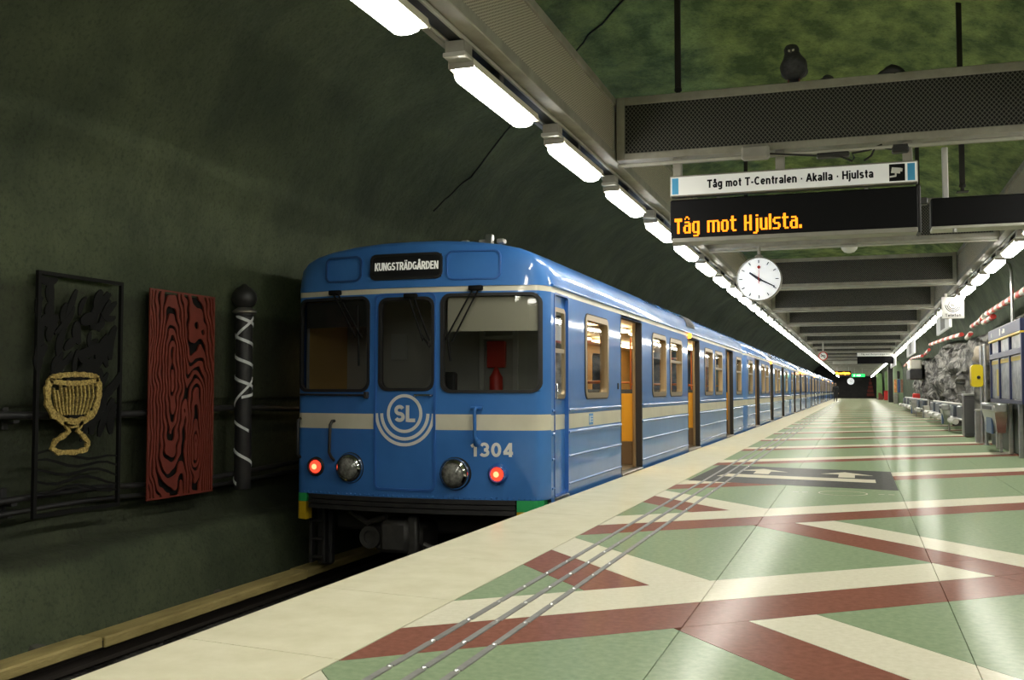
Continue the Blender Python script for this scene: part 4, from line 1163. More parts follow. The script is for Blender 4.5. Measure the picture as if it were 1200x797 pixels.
# ------------------------------------------------------------------ clock
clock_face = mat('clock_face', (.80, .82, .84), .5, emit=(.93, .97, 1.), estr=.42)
hand_m = mat('hand_black', (.01, .012, .03), .4)
def clock(c, r, label, ticks=True):
    t = thing('station_clock', label, 'clock', c)
    M = lambda u, v, d: (u, -d, v)
    MB().lathe([(r * .97, -.10), (r * 1.03, -.07), (r * 1.03, .06), (r * .985, .075), (r * .97, .05)], (0, 0, 0), 'Y', 48, cap=False).build('rim', grey_paint, t, smooth=40)
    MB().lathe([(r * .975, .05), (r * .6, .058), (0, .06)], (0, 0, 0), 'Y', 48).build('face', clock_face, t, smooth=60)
    for k in range(12 if ticks else 0):
        a = PI * k / 6; u, v = math.sin(a), math.cos(a); w_ = .022 * r
        q = [(r * .74 * u - v * w_, r * .74 * v + u * w_), (r * .74 * u + v * w_, r * .74 * v - u * w_), (r * .89 * u + v * w_, r * .89 * v - u * w_), (r * .89 * u - v * w_, r * .89 * v + u * w_)]
        MB().prism(q, M, .058, .064).build('tick', hand_m, t)
    for a, l0, l1, w_, nm, m_, d in ((math.radians(-54), -.12, .52, .07, 'hour_hand', hand_m, .068), (math.radians(117), -.14, .80, .045, 'minute_hand', hand_m, .072), (math.radians(1), -.22, .55, .018, 'second_hand', red_m, .077)):
        u, v = math.sin(a), math.cos(a); w1 = w_ * r; w2 = w1 * .6
        q = [(r * l0 * u - v * w1, r * l0 * v + u * w1), (r * l0 * u + v * w1, r * l0 * v - u * w1), (r * l1 * u + v * w2, r * l1 * v - u * w2), (r * l1 * u - v * w2, r * l1 * v + u * w2)]
        h_ = MB().prism(q, M, d, d + .004).build(nm, m_, t)
        if nm == 'second_hand': MB().lathe([(.075 * r, d), (.075 * r, d + .006)], (u * r * .55, 0, v * r * .55), 'Y', 16).build('second_disc', red_m, h_)
    mb = MB(); mb.tube([(0, -.0, r), (0, 0, 3.275 - c[2])], .025, 10); mb.lathe([(.06, 0), (.06, .03), (.03, .05)], (0, 0, r), n=12); mb.build('stem', galv, t, smooth=50)
    return t
clock((-1.355, 15.75, 2.775), .325, 'round white station clock with black hands under the second beam')
dome = thing('dome_lamp', 'small white half-dome lamp under the second cross beam', 'lamp', (-.06, 15.95, 3.27))
MB().lathe([(.13, 0), (.13, -.03), (.12, -.035)], (0, 0, 0), n=20).build('base', galv, dome, smooth=40)
MB().lathe([(.118, -.03), (.11, -.07), (.075, -.11), (.03, -.125), (0, -.127)], (0, 0, 0), n=20).build('dome', mat('opal_dome', (.75, .74, .66), .3), dome, smooth=60)

# ------------------------------------------------------------------ tunnel wall: cables, art panels, striped post
for z, x, r, lab in ((.90, -6.36, .032, 'thick black cable along the tunnel wall at the height of the train stripe'), (.24, -6.36, .028, 'black cable low along the tunnel wall behind the red panel'), (.14, -6.40, .022, 'thin lowest black cable along the tunnel wall')):
    t = thing('wall_cable', lab, 'cable', (x, 0, z))
    path = [(.02 * math.sin(y * 1.1 + z * 9), y, .018 * math.sin(y * 1.7 + z * 5) - (.05 * math.exp(-((y - 8.5) / .9) ** 2) if z < .3 else 0)) for y in [-12 + .5 * k for k in range(150)]]
    MB().tube(path, r, 8).build('cable', black_metal, t, smooth=60)
    for k in range(12):
        y = 1.4 + 2.55 * k
        mb = MB(); mb.box(-.10, .02, y - .03, y + .03, -r - .03, -r, b=.006); mb.box(-.12, -.09, y - .03, y + .03, -r - .08, r + .06, b=.006); mb.build('cable_clamp', black_metal, t)
MA = lambda X: (lambda u, v, d: (X + d, u, v))        # u along the track, v up, d towards the platform
soot = mat('art_black_steel', (.006, .006, .0055), .7, spec=.2)
ap = thing('art_panel', 'black openwork steel panel with a golden goblet, on the tunnel wall', 'art panel', (-6.30, 6.62, .07))
M = MA(0)
W_, H_ = 1.02, 2.01
mb = MB(); mb.ring([(0, 0), (W_, 0), (W_, H_), (0, H_)], [(.035, .035), (W_ - .03, .035), (W_ - .03, H_ - .03), (.035, H_ - .03)], M, 0, .03); mb.build('frame', soot, ap)
rnd = random.Random(4)
for k in range(78):                                   # brush-like black strokes
    u = rnd.uniform(.0, .95); v = H_ - .04 - 1.12 * (k / 78.) - rnd.uniform(0, .08)
    if v < 1.2 and u < .55: u += .45
    ln = rnd.uniform(.16, .34); a0 = math.radians(rnd.uniform(205, 250)); cv = rnd.uniform(-1.6, 1.6)
    P = []; x, y = u, v; a = a0
    for q in range(9):
        P.append((min(max(x, .02), W_ - .02), min(max(y, .45), H_ - .02))); x += math.cos(a) * ln / 8; y += math.sin(a) * ln / 8; a += cv / 8
    w0 = rnd.uniform(.05, .105); ws = [w0 * math.sin(PI * (q + .6) / 9.2) ** .6 for q in range(9)]
    mb = MB(); stroke(mb, P, ws, M, .002 + .0003 * k, .016 + .0003 * k); mb.build('brush_stroke', soot, ap)
for k in range(5):
    P = [(.03 + W_ * .94 * q / 8, .52 - .075 * k - .10 * (q / 8) ** 1.6 * (1 - k * .12) + .03 * math.sin(q + k)) for q in range(9)]
    mb = MB(); stroke(mb, P, [.012 + .012 * math.sin(PI * (q + 1) / 10) for q in range(9)], M, .004, .016); mb.build('wave_stroke', soot, ap)
gold = mat('rough_gold_leaf', (.22, .15, .035), .6, metal=.2, col2=(.62, .46, .14), scale=70., lo=.4, hi=.62)
def V(px, py):                                        # goblet drawn in its own 0..1 frame: s across, t up the panel
    s_ = (px - 45) / 250.
    return (s_ * W_, H_ - H_ * (py - (45 + 30 * s_)) / (712 - 50 * s_))
def gstroke(pts, w):
    P = []
    for (ax, ay), (bx, by) in zip(pts, pts[1:]):
        for q in range(3): P.append(V(ax + (bx - ax) * q / 3, ay + (by - ay) * q / 3))
    P.append(V(*pts[-1]))
    mb = MB(); stroke(mb, P, [w * (1 + .22 * math.sin(i * 2.3)) for i in range(len(P))], M, .03, .05); mb.build('goblet_stroke', gold, ap)
gstroke([(147 + 68 * math.cos(a), 360 + 13 * math.sin(a)) for a in [2 * PI * k / 16 for k in range(17)]], .042)
gstroke([(80, 362), (72, 385), (74, 430), (90, 462), (118, 482), (146, 486), (180, 480), (206, 458), (217, 420), (220, 385), (213, 362)], .062)
gstroke([(118, 484), (132, 497), (160, 497), (172, 484)], .03); gstroke([(124, 490), (134, 512), (122, 522)], .034); gstroke([(168, 490), (158, 512), (170, 520)], .034)
gstroke([(124, 520), (96, 538), (88, 558), (104, 571), (150, 573), (184, 566), (190, 545), (170, 522)], .042)
for px, top in ((88, 385), (98, 392), (108, 380), (120, 384), (130, 378), (140, 380), (152, 378), (163, 377), (174, 376), (186, 375), (198, 373)):
    gstroke([(px, top), (px + 4, 410), (px + 2 + (146 - px) * .12, 440), (px + (146 - px) * .28, 464)], .017)

# red panel with cut-out grain lines, traced as contour bands of a warped distance field
red_steel = mat('red_art_steel', (.155, .028, .016), .5, col2=(.19, .035, .020), scale=12.)
rp = thing('art_panel', 'red steel panel cut into wavy wood-grain lines, beside the striped post', 'art panel', (-6.30, 8.04, .07))
def field(s_, t_):
    wx = .10 * noise.noise(Vector((s_ * 3, t_ * 5, 1.5))) + .035 * noise.noise(Vector((s_ * 9, t_ * 16, 4)))
    if t_ > .34: 
        cx_, cy_ = .34, .56
        d = math.hypot((s_ - cx_) * (1.0 if s_ < cx_ else .9), (t_ - cy_) * .34)
        d2 = d
    d1 = math.hypot((s_ - .34), (t_ - .56) * .36) ; d3 = math.hypot((s_ - .72), (t_ - .27) * .42) + .02
    k = 26.
    d = -math.log(math.exp(-k * d1 * .9) + math.exp(-k * d3)) / k + wx * .55
    return math.sin(2 * PI * d / .036) + .16 + .30 * noise.noise(Vector((s_ * 14, t_ * 30, 8)))
NU, NV = 124, 210
val = [[1. if (i <= 1 or j <= 1 or i >= NU - 1 or j >= NV - 1) else field(i / NU, j / NV) for j in range(NV + 1)] for i in range(NU + 1)]
mb = MB(); pw_, ph_ = 1.03 / NU, 2.0 / NV; vid = {}; vsx = []; fsx = []
def gv(p):
    k = (round(p[0], 5), round(p[1], 5))
    if k not in vid: vid[k] = len(vsx); vsx.append((0, k[0], k[1]))
    return vid[k]
for i in range(NU):
    for j in range(NV):
        cs = [(i, j), (i + 1, j), (i + 1, j + 1), (i, j + 1)]; out = []
        for q in range(4):
            a, b = cs[q], cs[(q + 1) % 4]; va, vb = val[a[0]][a[1]], val[b[0]][b[1]]
            if va >= 0: out.append(gv((a[0] * pw_, a[1] * ph_)))
            if (va >= 0) != (vb >= 0):
                t = va / (va - vb); out.append(gv(((a[0] + (b[0] - a[0]) * t) * pw_, (a[1] + (b[1] - a[1]) * t) * ph_)))
        if len(set(out)) > 2: fsx.append(out)
mb.add(vsx, fsx); o = mb.build('grain_plate', red_steel, rp, recalc=False)
sm_ = o.modifiers.new('thickness', 'SOLIDIFY'); sm_.thickness = .014; sm_.offset = 0
mb = MB(); mb.sheet(lambda u, v, d: (-.03, u, v), [.03, 1.0], [.03, 1.97]); mb.build('backing', soot, rp)

post = thing('striped_post', 'black wall post with ball finial wound with white ribbon', 'post', (-6.26, 9.56, .05))
MB().lathe([(.0, .0), (.085, .0), (.09, .02), (.09, 1.85), (.10, 1.86), (.10, 1.88)], (0, 0, 0), n=24).build('shaft', black_metal, post, smooth=40)
MB().lathe([(.10, 1.88), (.125, 1.89), (.13, 1.91), (.10, 1.93), (.07, 1.95)], (0, 0, 0), n=24).build('collar', mat('worn_silver', (.32, .31, .28), .4, metal=.7), post, smooth=50)
MB().lathe([(.06, 1.94), (.11, 1.98), (.135, 2.04), (.125, 2.10), (.09, 2.15), (.04, 2.18), (.025, 2.20), (0, 2.21)], (0, 0, 0), n=24).build('finial', black_metal, post, smooth=60)
def helix(z0, z1, a0, turns, w):
    n_ = int(abs(turns) * 28) + 4; mb = MB(); vs = []; fs = []
    for k in range(n_ + 1):
        f = k / n_; a = a0 + 2 * PI * turns * f; z = z0 + (z1 - z0) * f
        for dz in (-w / 2, w / 2):
            for r in (.0905, .0965): vs.append((r * math.cos(a), r * math.sin(a), z + dz))
    for k in range(n_):
        b = k * 4; c = b + 4
        fs += [[b + 1, b + 3, c + 3, c + 1], [b, c, c + 2, b + 2], [b, b + 1, c + 1, c], [b + 2, c + 2, c + 3, b + 3]]
    fs += [[0, 2, 3, 1], [n_ * 4, n_ * 4 + 1, n_ * 4 + 3, n_ * 4 + 2]]
    mb.add(vs, fs); mb.build('ribbon', mat('ribbon_white', (.66, .68, .68), .35), post)
helix(1.86, 1.62, .6, -.45, .035); helix(1.86, 1.05, -2.2, 3.6, .034); helix(1.18, .72, .4, -.75, .034); helix(.98, 1.04, -1.2, .5, .03); helix(.42, .06, -2.4, 1.1, .034); helix(.72, .62, -2.2, .3, .03)

# ------------------------------------------------------------------ pigeon and litter on the nearest beam
feather = mat('pigeon_feathers', (.022, .022, .024), .6, col2=(.05, .05, .055), scale=30.)
pg = thing('pigeon', 'dark pigeon perched on top of the nearest cross beam', 'bird', (-.49, 9.52, 3.87))
mb = MB()
path = [(0, .26, .10), (0, .20, .115), (0, .10, .14), (0, .03, .155), (0, -.035, .165), (.0, -.06, .20), (-.008, -.055, .245), (-.012, -.055, .285), (-.014, -.06, .315), (-.014, -.06, .345), (-.014, -.058, .362)]
mb.tube(path, [.012, .04, .085, .118, .122, .112, .080, .066, .068, .052, .012], 20)
body = mb.build('body', feather, pg, smooth=80)
mb = MB(); mb.box(-.04, .04, .2, .38, .085, .10, b=.006); mb.build('tail', feather, pg)
for s_ in (-1, 1):
    mb = MB(); mb.lathe([(0, -.13), (.035, -.10), (.05, -.02), (.04, .06), (.015, .13), (0, .15)], (s_ * .072, .10, .160), 'Y', 14)
    wg = mb.build('wing', feather, pg, smooth=60)
    mb = MB(); mb.tube([(s_ * .045, -.01, .06), (s_ * .05, -.015, .01)], .007, 8)
    for a in (-.6, 0, .6): mb.tube([(s_ * .05, -.015, .008), (s_ * .05 + .03 * math.sin(a), -.015 - .032 * math.cos(a), .004)], .005, 6)
    mb.tube([(s_ * .05, -.015, .008), (s_ * .05, .012, .004)], .005, 6); mb.build('leg', mat('pigeon_leg', (.22, .07, .05), .6), pg, smooth=60)
    MB().lathe([(.0075, -.002), (.006, .004), (0, .006)], (-.014 + s_ * .03, -.105, .315), 'Y', 10).build('eye', mat('pigeon_eye', (.55, .2, .05), .2), pg, smooth=60)
mb = MB(); mb.tube([(-.014, -.108, .295), (-.016, -.13, .275), (-.017, -.138, .262)], .012, 8, r_end=.003); mb.build('beak', mat('pigeon_beak', (.10, .09, .08), .5), pg, smooth=60)
mb = MB(); mb.lathe([(0, .0), (.012, .004), (.014, .012), (0, .018)], (-.028, -.108, .288), 'Y', 10); mb.lathe([(0, .0), (.012, .004), (.014, .012), (0, .018)], (0, -.108, .293), 'Y', 10); mb.build('cere', mat('pigeon_cere', (.62, .60, .55), .5), pg, smooth=60)
for k, (x, r, lab) in enumerate(((.34, .09, 'rounded dark lump on top of the nearest beam, right of the pigeon'), (-.20, .05, 'curled dark scrap on top of the nearest beam beside the pigeon'))):
    mb = MB(); n_ = 9
    mb.tube([(x - r * 1.3 + 2.6 * r * q / (n_ - 1), 9.44 + .02 * math.sin(q), 3.872 + r * .35 * (math.sin(PI * q / (n_ - 1)) + .15 * math.sin(q * 2.1 + k))) for q in range(n_)], [max(.006, r * .5 * math.sin(PI * (q + .4) / n_)) for q in range(n_)], 8)
    tag(mb.build('litter', black_metal, smooth=60), lab, 'litter')

# ------------------------------------------------------------------ rock faces and striped pipes on the right
def rock_mat(name, c0, c1, dark):
    m = mat(name, c0, .75, col2=c1, scale=2.6, detail=10., lo=.40, hi=.66, bump=1., bscale=5.)
    nt = m.node_tree; b = nt.nodes['Principled BSDF']; ramp = b.inputs['Base Color'].links[0].from_socket
    g = nt.nodes.new('ShaderNodeNewGeometry')
    n1 = nt.nodes.new('ShaderNodeTexNoise'); n1.inputs['Scale'].default_value = 1.7; n1.inputs['Detail'].default_value = 4
    mpv = nt.nodes.new('ShaderNodeMix'); mpv.data_type = 'VECTOR'; mpv.inputs['Factor'].default_value = .35
    nt.links.new(g.outputs['Position'], n1.inputs['Vector']); nt.links.new(g.outputs['Position'], mpv.inputs[4]); nt.links.new(n1.outputs['Color'], mpv.inputs[5])
    v = nt.nodes.new('ShaderNodeTexVoronoi'); v.feature = 'DISTANCE_TO_EDGE'; v.inputs['Scale'].default_value = 2.1
    nt.links.new(mpv.outputs[1], v.inputs['Vector'])
    r = nt.nodes.new('ShaderNodeValToRGB'); r.color_ramp.elements[0].position = .0; r.color_ramp.elements[1].position = .09
    r.color_ramp.elements[0].color = (*dark, 1); r.color_ramp.elements[1].color = (1, 1, 1, 1)
    nt.links.new(v.outputs['Distance'], r.inputs[0])
    mu = nt.nodes.new('ShaderNodeMix'); mu.data_type = 'RGBA'; mu.blend_type = 'MULTIPLY'; mu.inputs['Factor'].default_value = 1
    nt.links.new(ramp, mu.inputs[6]); nt.links.new(r.outputs[0], mu.inputs[7]); nt.links.new(mu.outputs[2], b.inputs['Base Color'])
    return m
rock_grey = rock_mat('grey_rock', (.065, .063, .057), (.33, .32, .29), (.10, .10, .10))
rock_pale = rock_mat('pale_rock', (.08, .078, .07), (.32, .31, .275), (.15, .14, .13))
def rock(name, label, y0, y1, ztop, xf, m, seed, xmin=2.84, nu=90, nv=46):
    mb = MB(); vs = []
    for j in range(nv + 1):
        for i in range(nu + 1):
            s_, t_ = i / nu, j / nv
            y = y0 + (y1 - y0) * s_; z = -.02 + (ztop(s_) + .02) * t_
            p = Vector((seed, y * .55, z * .8))
            d = .35 * noise.noise(p) + .28 * (abs(noise.noise(p * 2.3)) - .3) + .16 * abs(noise.noise(p * 5.1)) + .05 * noise.noise(p * 11)
            c1 = noise.cell(Vector((seed, y * .9 + .5 * noise.noise(p * 2), z * 1.2 + .5 * noise.noise(p * 2 + Vector((5, 5, 5)))))) * .16
            edge = max(0, 1 - min(s_, 1 - s_) / .05) ** 2 * .9 + max(0, (t_ - .92) / .08) ** 2 * .5
            vs.append((min(3.74, max(xmin, xf - d * .8 - c1 + .12 * t_) + edge), y, z))
    fs = [[j * (nu + 1) + i, j * (nu + 1) + i + 1, (j + 1) * (nu + 1) + i + 1, (j + 1) * (nu + 1) + i] for j in range(nv) for i in range(nu)]
    mb.add(vs, fs)
    return tag(mb.build(name, m, smooth=35, recalc=False), label, 'rock')
rock('rock_face', 'rugged grey rock face behind the nearer bench, with a dark cleft', 29.5, 47.5, lambda s: 2.72 + .35 * s, 3.25, rock_grey, 2.)
rock('rock_face', 'far grey rock face carrying a white stone block and black band', 51.5, 73, lambda s: 2.7 + .25 * math.sin(PI * s), 3.55, rock_grey, 17., 3.22)
rock('rock_face', 'pale rock face behind the blue notice board at the right edge', 13.0, 28.3, lambda s: 2.95 - .25 * s ** 3, 3.35, rock_pale, 41.)
stripe = mat_stripe('red_white_stripe', (.52, .035, .025), (.70, .68, .60), 1.0)
stripe_wide = mat_stripe('red_white_wide_stripe', (.52, .035, .025), (.70, .68, .60), .42)
for pts, lab in (([(2.98, 12, 3.02), (3.0, 22.5, 2.95), (3.05, 27.2, 2.97)], 'red and white striped pipe above the pale rock at the right edge'), ([(3.12, 26.6, 2.86), (3.12, 28.6, 2.84)], 'short piece of striped pipe below the end of the upper one'),
                 ([(3.08, 28.0, 2.98), (3.12, 29.4, 2.93), (3.12, 31.3, 2.9)], 'red and white striped pipe end beside the dark cleft'), ([(3.1, 31.5, 2.72), (3.14, 33, 2.66)], 'short sloping striped pipe at the near end of the grey rock'), ([(3.02, 33.2, 2.78), (3.02, 40, 2.94), (3.02, 46.8, 3.06)], 'long red and white striped pipe on top of the grey rock face'), ([(3.0, 47.2, 2.86), (3.05, 50.5, 2.78)], 'lower striped pipe end past the grey rock face'),
                 ([(3.0, 52, 2.75), (3.05, 62, 2.95), (3.05, 72, 2.72)], 'thin striped pipe over the far rock with the white block')):
    P = []
    for a, b in zip(pts, pts[1:]):
        for q in range(10): P.append(Vector(a).lerp(Vector(b), q / 10))
    P.append(Vector(pts[-1]))
    tag(MB().tube(P, .065, 12).build('striped_pipe', stripe if pts[0][1] < 31 else stripe_wide, smooth=50), lab, 'pipe')
wb = thing('stone_block', 'white stone block over a black band on the far rock', 'sculpture', (3.0, 60, 1.7))
mb = MB(); mb.box(-.25, .35, -1.4, 1.4, .55, 1.05, b=.06); mb.build('block', mat('white_stone', (.66, .64, .55), .7), wb)
mb = MB(); mb.box(-.28, .35, -1.9, 1.9, .0, .55, b=.04); mb.build('band', black_metal, wb)
hd = MB(); hd.lathe([(0, 0), (.16, .02), (.2, .1), (.17, .2), (.19, .28), (.14, .38), (0, .42)], (2.72, 25.3, 1.72), n=16)
for i, v in enumerate(hd.v):
    p = Vector(v); hd.v[i] = tuple(p + Vector((1, 1, .3)) * .09 * noise.noise(p * 6))
tag(hd.build('carved_stone', mat('sandstone', (.42, .36, .28), .8, col2=(.55, .48, .38), scale=9.), smooth=60), 'pale pinkish carved stone above the yellow box', 'sculpture')
MB_ = MB(); MB_.lathe([(0, 0), (.19, 0), (.2, .1), (.17, 1.66), (.21, 1.7), (.21, 1.73), (0, 1.73)], (2.72, 25.3, 0), n=16)
tag(MB_.build('stone_pedestal', rock_grey, smooth=40), 'grey stone shaft carrying the pale carved stone', 'pedestal')

# ------------------------------------------------------------------ notice board and fittings at the right edge
navy = mat('navy_enamel', (.018, .026, .085), .35)
poster = mat('poster_print', (.16, .18, .20), .3, col2=(.40, .42, .42), scale=7., lo=.35, hi=.6)
nb = thing('notice_board', 'navy notice board with yellow strip and three framed posters, right edge', 'notice board', (2.5, 18.0, 0))
M = lambda u, v, d: (-d, u, v)
mb = MB(); mb.box(-.01, .08, 0, 4.1, 2.06, 2.26, b=.01); hdr = mb.build('header', navy, nb)
mb = MB(); mb.box(-.013, .08, 0, 4.1, 2.025, 2.06, b=.004); mb.build('yellow_strip', mat('yellow_enamel', (.72, .50, .02), .35), nb)
mb = MB()
for u0, u1, v0, v1 in ((2.32, 2.46, 2.1, 2.22), (1.75, 1.85, 2.12, 2.19), (1.9, 2.0, 2.12, 2.2), (2.05, 2.12, 2.12, 2.17), (3.55, 3.62, 2.12, 2.2)): mb.prism([(u0, v0), (u1, v0), (u1, v1), (u0, v1)], M, .01, .013)
mb.build('header_print', white_print, hdr)['kind'] = 'stuff'
for y in (0.03, 1.4, 2.75, 4.02):
    mb = MB(); mb.box(.0, .07, y - .05, y + .05, .88, 2.03, b=.008); mb.build('frame_post', navy, nb)
for z0, z1 in ((1.70, 1.80), (.88, .95)):
    mb = MB(); mb.box(.0, .07, 0, 4.1, z0, z1, b=.008); mb.build('frame_rail', navy, nb)
for a, b in ((.10, 1.34), (1.47, 2.69), (2.82, 3.96)):
    mb = MB(); mb.box(.03, .05, a, b, .96, 1.69, b=.003); pn = mb.build('poster', poster, nb)
    mb = MB(); mb.box(.02, .03, a + .05, b - .05, 1.60, 1.67, b=.002); mb.build('poster_heading', mat('poster_yellow', (.62, .47, .05), .5), pn)
    mb = MB(); mb.box(.03, .05, a + .1, b - .1, 1.81, 2.02, b=.003); mb.build('small_poster', poster, nb)
mb = MB(); mb.box(.02, .045, 2.9, 3.2, 1.0, 1.5, b=.002); mb.build('yellow_leaflet', mat('poster_yellow', (.62, .47, .05), .5), nb)
for y in (.6, 1.75, 3.5):
    mb = MB(); mb.box(.02, .09, y - .045, y + .045, 0, .9, b=.01); mb.build('stand_leg', steel, nb)
mb = MB(); mb.box(.10, .14, -1.5, 4.9, 0.02, .86, b=.01); tag(mb.build('screen_panel', mat('dark_green_panel', (.035, .05, .035), .5, col2=(.05, .065, .045), scale=3.)), 'x', 'panel')
o = bpy.data.objects['screen_panel']; o.location = (2.5, 18, 0); o['label'] = 'low dark green panel standing on the floor below the notice board'
lp = thing('bent_pole', 'thin steel pole rising above the notice board and bending to the lamps', 'pole', (2.72, 20.5, 0))
mb = MB(); mb.tube([(0, 0, 0), (0, 0, 3.25), (-.02, .05, 3.4), (-.08, .2, 3.52), (-.16, .5, 3.6), (-.3, .9, 3.62)], .028, 10); mb.build('pole', steel, lp, smooth=60)
mb = MB().lathe([(.08, 0), (.08, .015), (.04, .03)], (0, 0, 0), n=14); mb.build('foot_plate', steel, lp)
def bin_(name, label, loc, w, group=None, z0=.37, z1=.88):
    t = thing(name, label, 'bin', loc, group)
    h = z1 - z0
    q = MB(); q.add([(-.20, -w / 2, h * .72), (.0, -w / 2, h * .72), (.0, w / 2, h * .72), (-.20, w / 2, h * .72), (-.13, -w * .36, 0), (0, -w * .36, 0), (0, w * .36, 0), (-.13, w * .36, 0)], [[0, 1, 2, 3], [4, 7, 6, 5], [0, 4, 5, 1], [1, 5, 6, 2], [2, 6, 7, 3], [3, 7, 4, 0]]); q.build('bucket', steel, t)
    mb = MB(); mb.box(-.215, .0, -w / 2 - .02, w / 2 + .02, h * .70, h, b=.02); mb.build('lid', steel, t, smooth=40)
    mb = MB(); mb.box(-.219, -.21, -w * .36, w * .36, h * .78, h * .90, b=.002); mb.build('slot', black_metal, t)
    mb = MB(); mb.box(-.19, -.15, -w * .2, w * .2, -.03, h * .5, b=.012); mb.build('bag', mat('blue_bag', (.10, .17, .32), .4), t)
    mb = MB(); mb.box(-.02, .03, -.04, .04, -z0, h * .8, b=.008); mb.build('mounting_post', steel, t)
    return t
bin_('litter_bin', 'steel litter bin with blue bag below the notice board', (2.44, 20.2, .37), 1.9)
for y, lab in ((22.85, 'slim steel post between notice board and yellow box'), (23.5, 'second slim steel post beside the yellow box')):
    t = thing('steel_post', lab, 'post', (2.5, y, 0)); MB().lathe([(.035, 0), (.035, 2.0), (.03, 2.05), (0, 2.06)], (0, 0, 0), n=12).build('tube', steel, t, smooth=40); MB().lathe([(.07, 0), (.07, .012), (.04, .02)], (0, 0, 0), n=14).build('foot_plate', steel, t)
t = thing('low_bollard', 'low white-topped steel bollard in front of the yellow box', 'bollard', (2.46, 23.9, 0))
mb = MB(); mb.box(-.06, .06, -.06, .06, 0, .66, b=.012); mb.build('shaft', steel, t); mb = MB(); mb.box(-.065, .065, -.065, .065, .66, .71, b=.015); mb.build('cap', mat('bollard_white', (.6, .6, .55), .5), t)
yb = thing('emergency_box', 'bright yellow rounded box on the steel posts near the notice board', 'box', (2.44, 23.3, 1.18))
yel = mat('signal_yellow', (.80, .62, .01), .35)
MB().prism(rrect(-.17, .06, 0, .46, .07), lambda u, v, d: (u, d, v), -.16, .14).build('case', yel, yb, smooth=40)
MB().lathe([(.035, 0), (.03, .03), (0, .035)], (-.03, -.16, .2), 'Y', 14).build('knob', black_metal, yb, smooth=50)
cb = thing('steel_cabinet', 'dark steel cabinet between the carved stone and the bench', 'cabinet', (2.42, 26.4, 0))
mb = MB(); mb.box(0, .36, 0, .5, .02, .98, b=.015); mb.build('body', mat('dark_steel', (.14, .14, .145), .35, metal=.7), cb); mb = MB(); mb.box(-.012, .372, -.012, .512, .98, 1.03, b=.01); mb.build('top', steel, cb)
mb = MB(); mb.box(.03, .33, -.01, .0, .1, .9, b=.004); dr = mb.build('cabinet_door', mat('dark_steel_door', (.18, .18, .19), .3, metal=.8), cb); mb = MB(); mb.box(.27, .29, -.03, -.008, .5, .6, b=.005); mb.build('handle', steel, dr)

# benches of steel seats along the rock
pale_metal = mat('pale_bench_metal', (.58, .57, .52), .35, metal=.2)
seat_blue = mat('blue_grey_steel', (.13, .15, .18), .3, metal=.7)
def bench(label, y0, n, pitch):
    t = thing('bench', label, 'bench', (2.55, y0, 0), 'steel benches along the rock wall')
    L = n * pitch
    mb = MB(); mb.box(-.02, .05, 0, .06, 0, .5, b=.01); mb.box(-.02, .26, .0, .06, .0, .5, b=.012); mb.build('end_panel', pale_metal, t)
    mb = MB(); mb.box(.18, .24, L, L + .06, 0, .7, b=.012); mb.build('leg', pale_metal, t)
    mb = MB(); mb.box(.18, .24, .02, .08, 0, .7, b=.012); mb.build('leg', pale_metal, t)
    mb = MB(); mb.tube([(.2, .03, .72), (.2, L + .03, .72)], .035, 10); mb.build('top_rail', pale_metal, t, smooth=60)
    mb = MB(); mb.tube([(.2, .03, .30), (.2, L + .03, .30)], .03, 10); mb.build('lower_rail', steel, t, smooth=60)
    for k in range(n):
        y = .35 + pitch * k; w = pitch * .62
        mb = MB(); mb.box(.02, .16, y, y + w, .36, .70, b=.03); sb = mb.build('seat_back', seat_blue, t, smooth=40)
        mb = MB(); mb.box(-.12, .16, y, y + w, .33, .38, b=.015); se = mb.build('seat', steel, t, smooth=40)
        mb = MB(); mb.tube([(-.14, y - .02, .31), (-.14, y + w + .02, .31)], .075, 14); mb.build('front_roll', pale_metal, se, smooth=50)
    return t
bench('nearer steel bench before the grey rock face, with pale end panel', 28.2, 5, 2.6)
bench('farther steel bench beyond the first, before the rock with white block', 44.5, 6, 3.3)
bin_('litter_bin', 'steel litter bin hung on the front of the nearer bench', (2.42, 30.65, .22), .9, z0=.22, z1=.72)
bin_('litter_bin', 'steel litter bin on the near end of the farther bench', (2.44, 47.5, .15), 1.15, z0=.15, z1=.75)
rb = MB(); rb.box(2.84, 3.2, 58.0, 58.4, .02, .95, b=.03); tag(rb.build('red_box', mat('red_box_paint', (.62, .025, .02), .4), smooth=40), 'small bright red box standing behind the farther bench', 'box')

# ------------------------------------------------------------------ hanging signs on the right trunk and far down the platform
def hang(t, x, y, z0, z1):
    mb = MB(); mb.box(x - .03, x + .03, y - .03, y + .03, z0, z1, b=.006); mb.build('hanger', galv_light, t)
ts = thing('telephone_sign', 'square white hanging sign with ring emblem reading Telefon', 'sign', (0, 0, 0))
mb = MB(); mb.box(1.79, 2.25, 24.0, 24.06, 2.66, 3.14, b=.01); mb.build('plate', mat('sign_plate_white', (.52, .52, .49), .5), ts); hang(ts, 2.1, 24.03, 3.13, 3.27); hang(ts, 1.88, 24.03, 3.13, 3.21)
M = MY(24.0); mb = MB(); mb.ring(circle2(2.02, 2.96, .09, 28), circle2(2.02, 2.96, .075, 28), M, 0, .003)
for r in (.115, .15): stroke(mb, circle2(2.02, 2.96, r, 24, PI, 2 * PI, False), .016, M, 0, .003)
mb.build('emblem', sign_black, ts, recalc=False)['kind'] = 'stuff'
mb = MB(); add_text(mb, M, .001, 'SL', 1.98, 2.06, 2.93, .06, w=.22); mb.build('emblem_letters', sign_black, ts, recalc=False)
mb = MB(); add_text(mb, M, .001, 'Telefon', 1.86, 2.18, 2.70, .07); mb.build('lettering', sign_black, ts, recalc=False)
